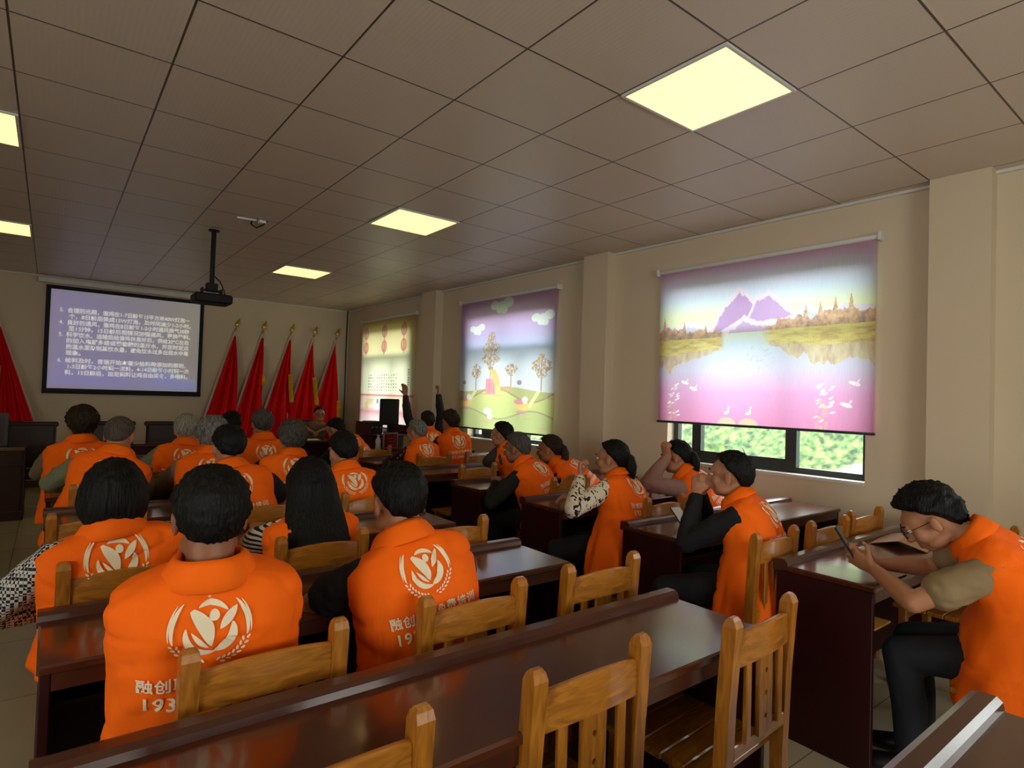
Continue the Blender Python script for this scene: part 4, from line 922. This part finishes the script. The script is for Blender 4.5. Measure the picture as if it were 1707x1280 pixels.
PC = [0]
def person(label, Hw, P, yaw=0, head=(0, 0, 0), hair='short', hm='black', skin='mid', shirt='black', sleeve='long', aL=None, aR=None, vox=.011, wide=1.0, vest=True, emblem=True,
           glasses=False, hem=-.06, bulge=.05, curlL=.5, curlR=.5, hk=1.0, hL=None, hR=None, face=False, knee=None, group='seated audience in orange vests', folds=1.0, front=False, sw=1.0, noff=(0, 0, 0), fx=.13):
    PC[0] += 1; seed = PC[0] * 3.17
    px_, py_ = P; Rz = Matrix.Rotation(yaw, 3, 'Z'); inv = Rz.transposed()
    e = empty('person', label, 'person', (px_, py_, 0), yaw, group)
    H = inv @ (Vector(Hw) - Vector((px_, py_, .018)))
    hy, hp, hr = [radians(q) for q in head]
    Hm = (Matrix.Rotation(hy, 3, 'Z') @ Matrix.Rotation(hp, 3, 'X') @ Matrix.Rotation(hr, 3, 'Y'))
    Hh = Matrix.Rotation(hy * .4, 3, 'Z') @ Matrix.Rotation(hp * .6, 3, 'X')
    N = H + Hh @ Vector((0, -.038, -.124)) + Vector(noff); P0 = Vector((0, 0, .53)); Cc = (P0 + N) / 2 + Vector((0, -bulge, .03))
    def pt(t):
        if t < 0: return P0 + Vector((0, 0, 1)) * (t * .51)
        if t > 1: return N + (N - Cc).normalized() * ((t - 1) * .51)
        return P0 * (1 - t) ** 2 + Cc * 2 * t * (1 - t) + N * t * t
    def frame(t):
        q = max(0, min(1, t)); T = ((Cc - P0) * 2 * (1 - q) + (N - Cc) * 2 * q).normalized()
        if t < .2: T = lerp(Vector((0, 0, 1)), T, max(0, t / .2 * .5 + .5) if t > -.2 else 0).normalized()
        X = Vector((1, 0, 0)); X = (X - T * X.dot(T)).normalized(); return X, T.cross(X), T
    def sec(t, a, b, n=28, ex=2.4):
        X, F_, T = frame(t); c = pt(t); r = []
        for j in range(n):
            q = 2 * pi * j / n; cx, sy = cos(q), sin(q); r.append(c + X * (a * abs(cx) ** (2 / ex) * (1 if cx > 0 else -1)) + F_ * (b * abs(sy) ** (2 / ex) * (1 if sy > 0 else -1)))
        return r
    S = {}; E = {}; Wr = {}
    for s, arm in ((-1, aL), (1, aR)):
        X, F_, T = frame(.84); S[s] = pt(.85) + X * (s * .150 * wide * sw) - T * .010
        if arm is None: arm = ((s * .14, .40, .80), (s * .8, -.3, -.5))
        w_, pole = arm; E[s], Wr[s] = ik(S[s], Vector(w_), Vector(pole))
    # skin: one continuous surface
    b = MB(); b.rings([sec(t, a * wide, bb) for t, a, bb in TORSO_TAB]); head_parts(b, Hm, H, hk)
    b.tube([pt(.9), N + Vector((0, 0, .0)), H + Hm @ Vector((0, -.03, -.05))], [.062, .055, .056], 16)
    for s in (-1, 1):
        X, F_, T = frame(.84); b.tube([S[s] - X * s * .09, S[s], lerp(S[s], E[s], .35), E[s]], [.05, .056, .048, .038], 14)
        b.tube([E[s], lerp(E[s], Wr[s], .3), Wr[s]], [.039, .040, .026], 14)
        d = (Wr[s] - E[s]).normalized(); spec = hL if s < 0 else hR
        if spec: hd, pn = Vector(spec[0]), Vector(spec[1])
        else: hd, pn = (d + Vector((0, .3, -.1))), Vector((0, 0, -1))
        hand(b, Wr[s] + d * .015, hd, pn, -1 if ((hd.normalized().cross(pn)).x * s > 0 and not spec) else (1 if not spec else spec[2]), curlL if s < 0 else curlR, rmin=vox * .8)
        kx = .10 if knee is None else knee
        b.tube([(s * .085, 0, .54), (s * kx, .24, .535), (s * (kx + .01), .42, .50)], [.078, .070, .055], 14)
        b.tube([(s * (kx + .01), .42, .50), (s * kx, .40, .30), (s * kx, .39, .10)], [.054, .050, .036], 12)
        b.tube([(s * kx, .38, .06), (s * kx, .50, .045)], [.034, .028], 10)
    if skin: link('body', remesh(b, vox, 2 if vox < .009 else 1, 'body'), SK[skin], e)
    # trousers and shoes
    t_ = MB(); t_.rings([sec(t, a * wide + .012, bb + .012, 20) for t, a, bb in TORSO_TAB[:3]])
    for s in (-1, 1):
        kx = .10 if knee is None else knee
        t_.tube([(s * .085, -.02, .54), (s * kx, .24, .535), (s * (kx + .01), .43, .50)], [.096, .084, .068], 12); t_.tube([(s * (kx + .01), .43, .50), (s * kx, .40, .30), (s * kx, .39, .09)], [.068, .064, .056], 12, caps=True)
    link('trousers', remesh(t_, max(vox, .012) * 1.1, 2, 'trousers'), M['trousers'], e)
    for s in (-1, 1):
        kx = .10 if knee is None else knee; q = MB(); q.rings([[(s * kx + w_ * cos(a), y, max(.002, zc + h_ * sin(a))) for a in [2 * pi * j / 14 for j in range(14)]] for y, w_, h_, zc in ((.325, .025, .03, .035), (.35, .04, .05, .05), (.42, .045, .05, .05), (.50, .048, .036, .038), (.57, .04, .026, .028), (.60, .018, .012, .018))])
        q.build('shoe', M['shoe'], e, True)
    # shirt
    sh = MB(); sh.rings([sec(t, a * wide + .007, bb + .006, 24) for t, a, bb in TORSO_TAB[:-1]] + [sec(1.0, .066, .063, 24)])
    for s in (-1, 1):
        X, F_, T = frame(.84)
        if sleeve == 'long':
            sh.tube([S[s] - X * s * .08, S[s], lerp(S[s], E[s], .5), E[s]], [.058, .063, .061, .054], 16); sh.tube([E[s], lerp(E[s], Wr[s], .45), lerp(E[s], Wr[s], .93)], [.055, .052, .038], 16)
        else:
            k = .62; sh.tube([S[s] - X * s * .08, S[s], lerp(S[s], E[s], .3)], [.058, .063, .064], 16); sh.tube([lerp(S[s], E[s], .2), lerp(S[s], E[s], k)], [.064, .070], 16)
    me = remesh(sh, max(vox, .008), 3, 'shirt')
    nv_ = len(me.vertices); co = np.empty(nv_ * 3, np.float32); me.vertices.foreach_get('co', co); no = np.empty(nv_ * 3, np.float32); me.vertices.foreach_get('normal', no)
    co = co.reshape(-1, 3); no = no.reshape(-1, 3); nn_ = np.array([abs(noise.noise(Vector((float(c[0]) * 14, float(c[1]) * 14, float(c[2]) * 24 + seed)))) for c in co], np.float32)
    me.vertices.foreach_set('co', (co + no * (.009 * nn_[:, None] - .002)).ravel()); me.update()
    link('shirt', me, SH[shirt], e)
    # hair
    if hair:
        hb = hair_mesh(hair, Hm, H, seed); ho = hb.build('hair', HM[hm], e, True)
        br = MB()
        for s in (-1, 1): br.tube([H + Hm @ Vector(((s * .018), .097, .026)), H + Hm @ Vector((s * .032, .094, .031)), H + Hm @ Vector((s * .046, .083, .027))], [.0035, .0042, .0025], 6)
        if face: br.build('eyebrows', HM['black' if hm in ('black', 'brown') else hm], e)
    if face:
        for s in (-1, 1):
            c = H + Hm @ Vector((s * .030, .080, .004)); eb = MB().ell(c, (.0125, .012, .0085), Hm, 14, 10); eo = eb.build('eye', M['eye_white'], e, True)
            MB().ell(c + Hm @ Vector((0, .0085, 0)), (.0055, .0045, .0055), Hm, 12, 8).build('iris', M['iris'], eo, True)
    if glasses:
        g = MB()
        for s in (-1, 1):
            c = Vector((s * .032, .106, .002)); g.tube([H + Hm @ (c + Vector((.024 * cos(a), 0, .018 * sin(a)))) for a in [2 * pi * j / 20 for j in range(21)]], .0016, 6, caps=False)
            g.tube([H + Hm @ Vector((s * .056, .106, .008)), H + Hm @ Vector((s * .080, .06, .008)), H + Hm @ Vector((s * .083, -.01, .0))], .0014, 6)
        g.tube([H + Hm @ Vector((-.008, .106, .006)), H + Hm @ Vector((.008, .106, .006))], .0014, 6); go = g.build('glasses', M['black_plastic'], e, True)
        for s in (-1, 1): MB().rings([[H + Hm @ (Vector((s * .032, yy, .002)) + Vector((.023 * cos(a), 0, .017 * sin(a)))) for a in [2 * pi * j / 16 for j in range(16)]] for yy in (.105, .1065)]).build('lens', M['glass'], go)
    if not vest: return e
    # vest
    front_y = pt(.62).y + fx
    n = 64; ts = np.concatenate([np.linspace(hem, .7, 26), np.linspace(.73, 1.02, 18)]); rows = []
    for t in ts:
        a, bb = interp_rows(VEST_TAB, float(t)); lo_ = (1 - max(0, min(1, (float(t) - .1) / .4))) if front else 0; r = sec(float(t), a * wide * (1 + .16 * lo_), bb, n, 2.5 + 1.2 * lo_); row = []; X, F_, T = frame(float(t)); c = pt(float(t))
        for j, p in enumerate(r):
            ang = 2 * pi * j / n; o = (p - c).normalized(); lo = max(0, 1 - t / .55); up = max(0, 1 - abs(t - .5) / .5)
            f1 = .010 * lo * sin(ang * 6 + seed + t * 3) + .006 * lo * sin(ang * 11 + seed * 2 - t * 5)
            f2 = .014 * up * noise.noise(Vector((p.x * 6 + p.z * 3, p.y * 6, p.z * 5 - abs(p.x) * 5)) + Vector((seed, 1, 0)))
            f3 = .007 * noise.noise(Vector((p.x * 15 - p.z * 9, p.y * 13, p.z * 7 + p.x * 8)) + Vector((seed, 5, 0))) * (1 if t < .95 else .2)
            drop = Vector((0, 0, -1)) * (.02 * up * (abs(cos(ang)) ** 3) * 0)
            rg = abs(noise.noise(Vector((p.x * 5 + p.z * 7, p.y * 4, p.z * 6 - p.x * 5)) + Vector((seed * 2, 1, 0)))); f4 = -.010 * max(0, 1 - rg * 9) * (1 if .05 < t < .95 else .3)
            if front and t < .62:
                sy = (p - c).dot(F_)
                if sy > 0: p = p + F_ * max(0, (front_y - c.y - bb)) * (sy / bb) * min(1, (.62 - t) / .2)
            row.append(p + o * (f1 + f2 + f3 + f4) * folds)
        rows.append(row)
    vb = MB().rings(rows, close=False); vo = vb.build('vest', M['vest'], e, True); sd = vo.modifiers.new('thickness', 'SOLIDIFY'); sd.thickness = .003; sd.offset = 1
    # collar
    cr = []
    X, F_, T = frame(1.0); c0 = pt(1.0)
    for r_, h_ in ((.069, -.01), (.066, .022), (.067, .044), (.073, .050), (.084, .037), (.098, .008), (.106, -.012), (.102, -.016), (.088, .002), (.076, .022), (.072, .01), (.073, -.012)):
        ring = []
        for j in range(40):
            q = 2 * pi * j / 40; back = max(0, -sin(q)); k = 1 + .06 * noise.noise(Vector((cos(q) * 2, sin(q) * 2, seed))) * (r_ / .07)
            ring.append(c0 + X * (r_ * 1.04 * cos(q) * k) + F_ * (r_ * .98 * sin(q) * k) + T * (h_ * (.75 + .35 * back)) + T * (-.012 * max(0, sin(q))))
        cr.append(ring)
    MB().rings(cr, close=False).build('collar', M['collar'], vo, True)
    if emblem:
        bvh = BVHTree.FromPolygons(vb.v, vb.f); X, F_, T = frame(.55); C0 = pt(.60)
        def proj(vs, fs, v0, name, sc=1.0):
            out = []
            for u, v in vs:
                o = C0 + X * (u * sc * wide) + T * (v * sc * wide + v0) - F_ * .6; hit = bvh.ray_cast(o, F_)
                if hit[0] is None: out.append(None)
                else: out.append(hit[0] - F_ * .008)
            keep = [i for i, p in enumerate(out) if p is not None]; mp = {i: k for k, i in enumerate(keep)}
            m = MB(); m.add([out[i] for i in keep], [tuple(mp[i] for i in f) for f in fs if all(i in mp for i in f)]); m.build(name, M['print'], vo)
        proj(EMB[0], EMB[1], .104, 'printed_emblem', .80); proj(LET_V, LET_F, -.085, 'printed_lettering', .88)
    return e
V = lambda *a: tuple(a)
D2 = lambda s, y=.42, z=.80, x=.12, p=None: ((s * x, y, z), p or (s * .8, -.3, -.5))
# front pair in the lower left
person('short black-haired person at lower left, orange vest over a white sleeve', (.535, -.36, 1.178), (.57, -.26), -.16, (4, -6, 0), 'short', 'black', 'dark', 'white', 'short', aL=D2(-1), aR=D2(1), vox=.007, wide=1.08, sw=.86, bulge=.02, face=False)
person('person in black short sleeves under an orange vest, bare left elbow, centre foreground', (1.13, -.22, 1.145), (1.21, -.32), -.06, (2, -14, 0), 'short', 'black', 'mid', 'black', 'short', aL=((-.10, .38, .80), (-1, -.1, -.35)), aR=D2(1), vox=.007, wide=1.02)
person('person with puffy black bobbed hair and black and white checked sleeves at the left', (.395, .55, 1.11), (.44, .60), .0, (0, -8, 0), 'bob', 'black', 'mid', 'check', 'long', aL=((-.17, .15, .66), (-1, -.55, .1)), aR=D2(1), vox=.008, wide=1.12, hk=1.08)
person('woman with long straight black hair down her back and black and white striped sleeves', (1.12, .60, 1.09), (1.14, .61), .0, (0, -4, 0), 'long', 'black', 'mid', 'stripe', 'short', aL=D2(-1), aR=D2(1), vox=.009, wide=.98, sw=.84, emblem=False)
person('man with cropped hair and grey-green sleeves leaning to the right, left of the screen block', (.56, 2.47, 1.185), (.42, 2.42), -.12, (-14, -12, 4), 'buzz', 'buzz', 'mid', 'green', 'long', aL=((-.12, .40, .80), (-1, -.1, -.35)), aR=D2(1), vox=.010, wide=1.05)
person('man with dark brown hair under the projection screen, orange vest with small emblem', (.394, 3.38, 1.205), (.40, 3.38), .0, (6, -4, 0), 'full', 'brown', 'mid', 'beige', 'long', vox=.012, wide=1.08)
person('elder with pale silver hair at the left, right of the dark leather chair back', (1.078, 3.35, 1.16), (.99, 3.30), -.05, (-10, -10, 0), 'elder', 'silver', 'light', 'green', 'long', vox=.012)
person('man with tousled grey hair and a beige sleeve, head tipped to the right', (1.10, 2.50, 1.165), (1.05, 2.42), -.1, (-10, -16, 6), 'full', 'grey', 'mid', 'beige', 'long', vox=.010)
person('person with round black hair and a bare neck in front of the grey-haired man', (1.01, 1.62, 1.17), (1.10, 1.52), -.08, (8, -14, 0), 'short', 'black', 'mid', 'black', 'short', vox=.010, wide=1.0)
person('person whose black hair shows between two grey heads before the flags, vest hidden', (1.62, 4.3, 1.155), (1.62, 4.3), .0, (0, -6, 0), 'short', 'black', 'mid', 'darkgrey', 'long', vox=.013)
person('man with a grey-brown crop facing the flags, complete white emblem on his back', (1.662, 3.38, 1.205), (1.66, 3.40), .0, (0, -4, 0), 'elder', 'salt', 'mid', 'beige', 'long', vox=.012, wide=.98)
person('man with dark grey-flecked hair left of the long-haired woman\'s head, half hidden', (1.63, 2.46, 1.14), (1.56, 2.40), -.05, (-6, -12, 4), 'full', 'salt', 'mid', 'darkgrey', 'long', vox=.011, wide=1.08)
person('person with thick black hair just right of the long-haired woman', (1.68, 1.62, 1.125), (1.72, 1.50), .0, (4, -16, 0), 'short', 'black', 'mid', 'green', 'short', vox=.010, wide=.98)
person('man in glasses and a brown shirt facing the room, arms spread on the stage desk', (3.49, 7.02, 1.15), (3.45, 7.32), pi, (-8, -6, 0), 'thin', 'black', 'mid', 'brown', 'short', aL=((-.06, .40, .90), (-1, -.1, .3)), aR=((.14, .38, .90), (1, -.1, .5)), vox=.007, vest=False, glasses=True, face=True, group=None, wide=1.1)
person('person bowed forward in an orange vest between the man in glasses and the lectern', (2.74, 4.45, 1.08), (3.02, 4.28), .35, (10, -34, 0), 'short', 'black', 'mid', 'black', 'long', vox=.012, bulge=.09)
person('grey-haired woman with dark floral sleeves in front of the raised arms', (3.207, 3.45, 1.115), (3.26, 3.36), .1, (20, -10, 0), 'elder', 'grey', 'mid', 'dark_floral', 'long', vox=.011)
person('person stretching both dark-sleeved arms above the head near the lantern blind', (3.93, 4.50, 1.18), (3.93, 4.44), .0, (0, 6, 0), 'short', 'brown', 'dark', 'darkgrey', 'long', aL=((-.36, .02, 1.56), (-.9, .1, -.6)), aR=((.14, .03, 1.58), (.8, .3, -.3)), vox=.010, hL=((-.1, .0, 1), (.2, 1, 0), 1), hR=((.1, 0, 1), (-.6, .6, 0), -1), curlL=.35, curlR=1.1)
person('person with brown-black hair and a maroon sleeve below the left edge of the farm blind', (3.82, 3.78, 1.20), (3.85, 3.70), .05, (4, -8, 0), 'full', 'brown', 'mid', 'maroon', 'long', vox=.012, wide=1.1, aL=((-.16, .30, .80), (-1, -.4, -.6)))
person('man in a dark grey jacket holding his hand to his face before the farm blind', (3.60, 2.50, 1.145), (3.80, 2.30), .35, (8, -6, 0), 'short', 'black', 'mid', 'grey', 'long', aL=((-.10, .22, 1.04), (-.6, .2, -1)), aR=((.06, .34, .82), (.9, -.2, -.5)), hL=((.35, .1, 1), (.4, -1, 0), 1), curlL=.35, vox=.009, face=True)
person('short-haired man in profile with a dark sleeve, chin forward, left of the floral woman', (3.12, 1.66, 1.10), (3.28, 1.44), .32, (10, -12, 0), 'elder', 'salt', 'dark', 'darkgrey', 'long', vox=.009, face=True, bulge=.07)
person('woman with hair tied back in a ponytail and maroon floral sleeves by the pillar', (3.52, 1.72, 1.075), (3.84, 1.42), .38, (10, -8, 0), 'pony', 'brown', 'mid', 'dark_floral', 'long', vox=.009, face=True, bulge=.06)
person('woman with a low black ponytail and cream leaf-print sleeves, elbow on the desk corner', (3.13, .66, 1.12), (3.10, .50), .28, (6, -4, 0), 'pony', 'black', 'mid', 'leaf', 'long', aL=((-.13, .26, .98), (-1, .0, -.8)), aR=((.1, .42, .80), (.9, -.2, -.4)), hL=((.2, .2, 1), (.4, -.9, 0), 1), curlL=.9, vox=.008, hem=-.26, face=True, wide=1.0, front=True)
person('woman with a high ponytail and pink checked sleeves raising her hand under the lake blind', (3.86, .70, 1.10), (4.06, .48), .35, (14, -10, 0), 'pony', 'black', 'mid', 'pink', 'long', aL=((-.24, .30, 1.08), (-.6, .2, -1)), aR=((.1, .40, .80), (.9, -.2, -.5)), hL=((-.3, .2, 1), (.8, -.3, 0), 1), curlL=1.0, vox=.009, face=True)
person('man in black sleeves resting his mouth on clasped hands, elbows on the window-side desk', (3.00, -.28, 1.135), (3.04, -.42), .30, (4, -3, 0), 'short', 'black', 'mid', 'black', 'long', aL=((-.045, .300, .995), (-.5, .2, -1)), aR=((.045, .300, .995), (.5, .2, -1)), hL=((.25, -.05, 1), (1, .0, -.2), -1), hR=((-.25, -.05, 1), (-1, .0, -.2), 1), curlL=.85, curlR=.85, vox=.0065, hem=-.22, face=True, bulge=.08, front=True)
person('man in glasses and khaki short sleeves bent over his phone at the nearest window-side desk', (2.99, -1.17, 1.065), (3.13, -1.50), .16, (12, -42, 0), 'full', 'black', 'mid', 'khaki', 'short', aL=((-.13, .52, .815), (-.9, .2, -.6)), aR=((.0, .54, .815), (.9, .2, -.5)), hL=((.35, 1, .35), (.9, -.1, .3), -1), hR=((-.35, 1, .35), (-.9, -.1, .3), 1), curlL=.55, curlR=.55, vox=.0065, hem=-.28, face=True, front=True, noff=(0, -.05, .05), fx=.17, glasses=True, bulge=.10, wide=1.06)
e = thing('smartphone', 'phone held in the hands of the man bent over the nearest window-side desk', 'phone', (2.95, -.875, .90), .35)
T_ = Matrix.Rotation(radians(58), 4, 'X'); MB().box(-.035, .035, -.072, .072, -.004, .004, .002, T=T_).build('case', M['black_plastic'], e); MB().box(-.032, .032, -.068, .068, .004, .0047, T=T_).build('screen', M['frame'], e)
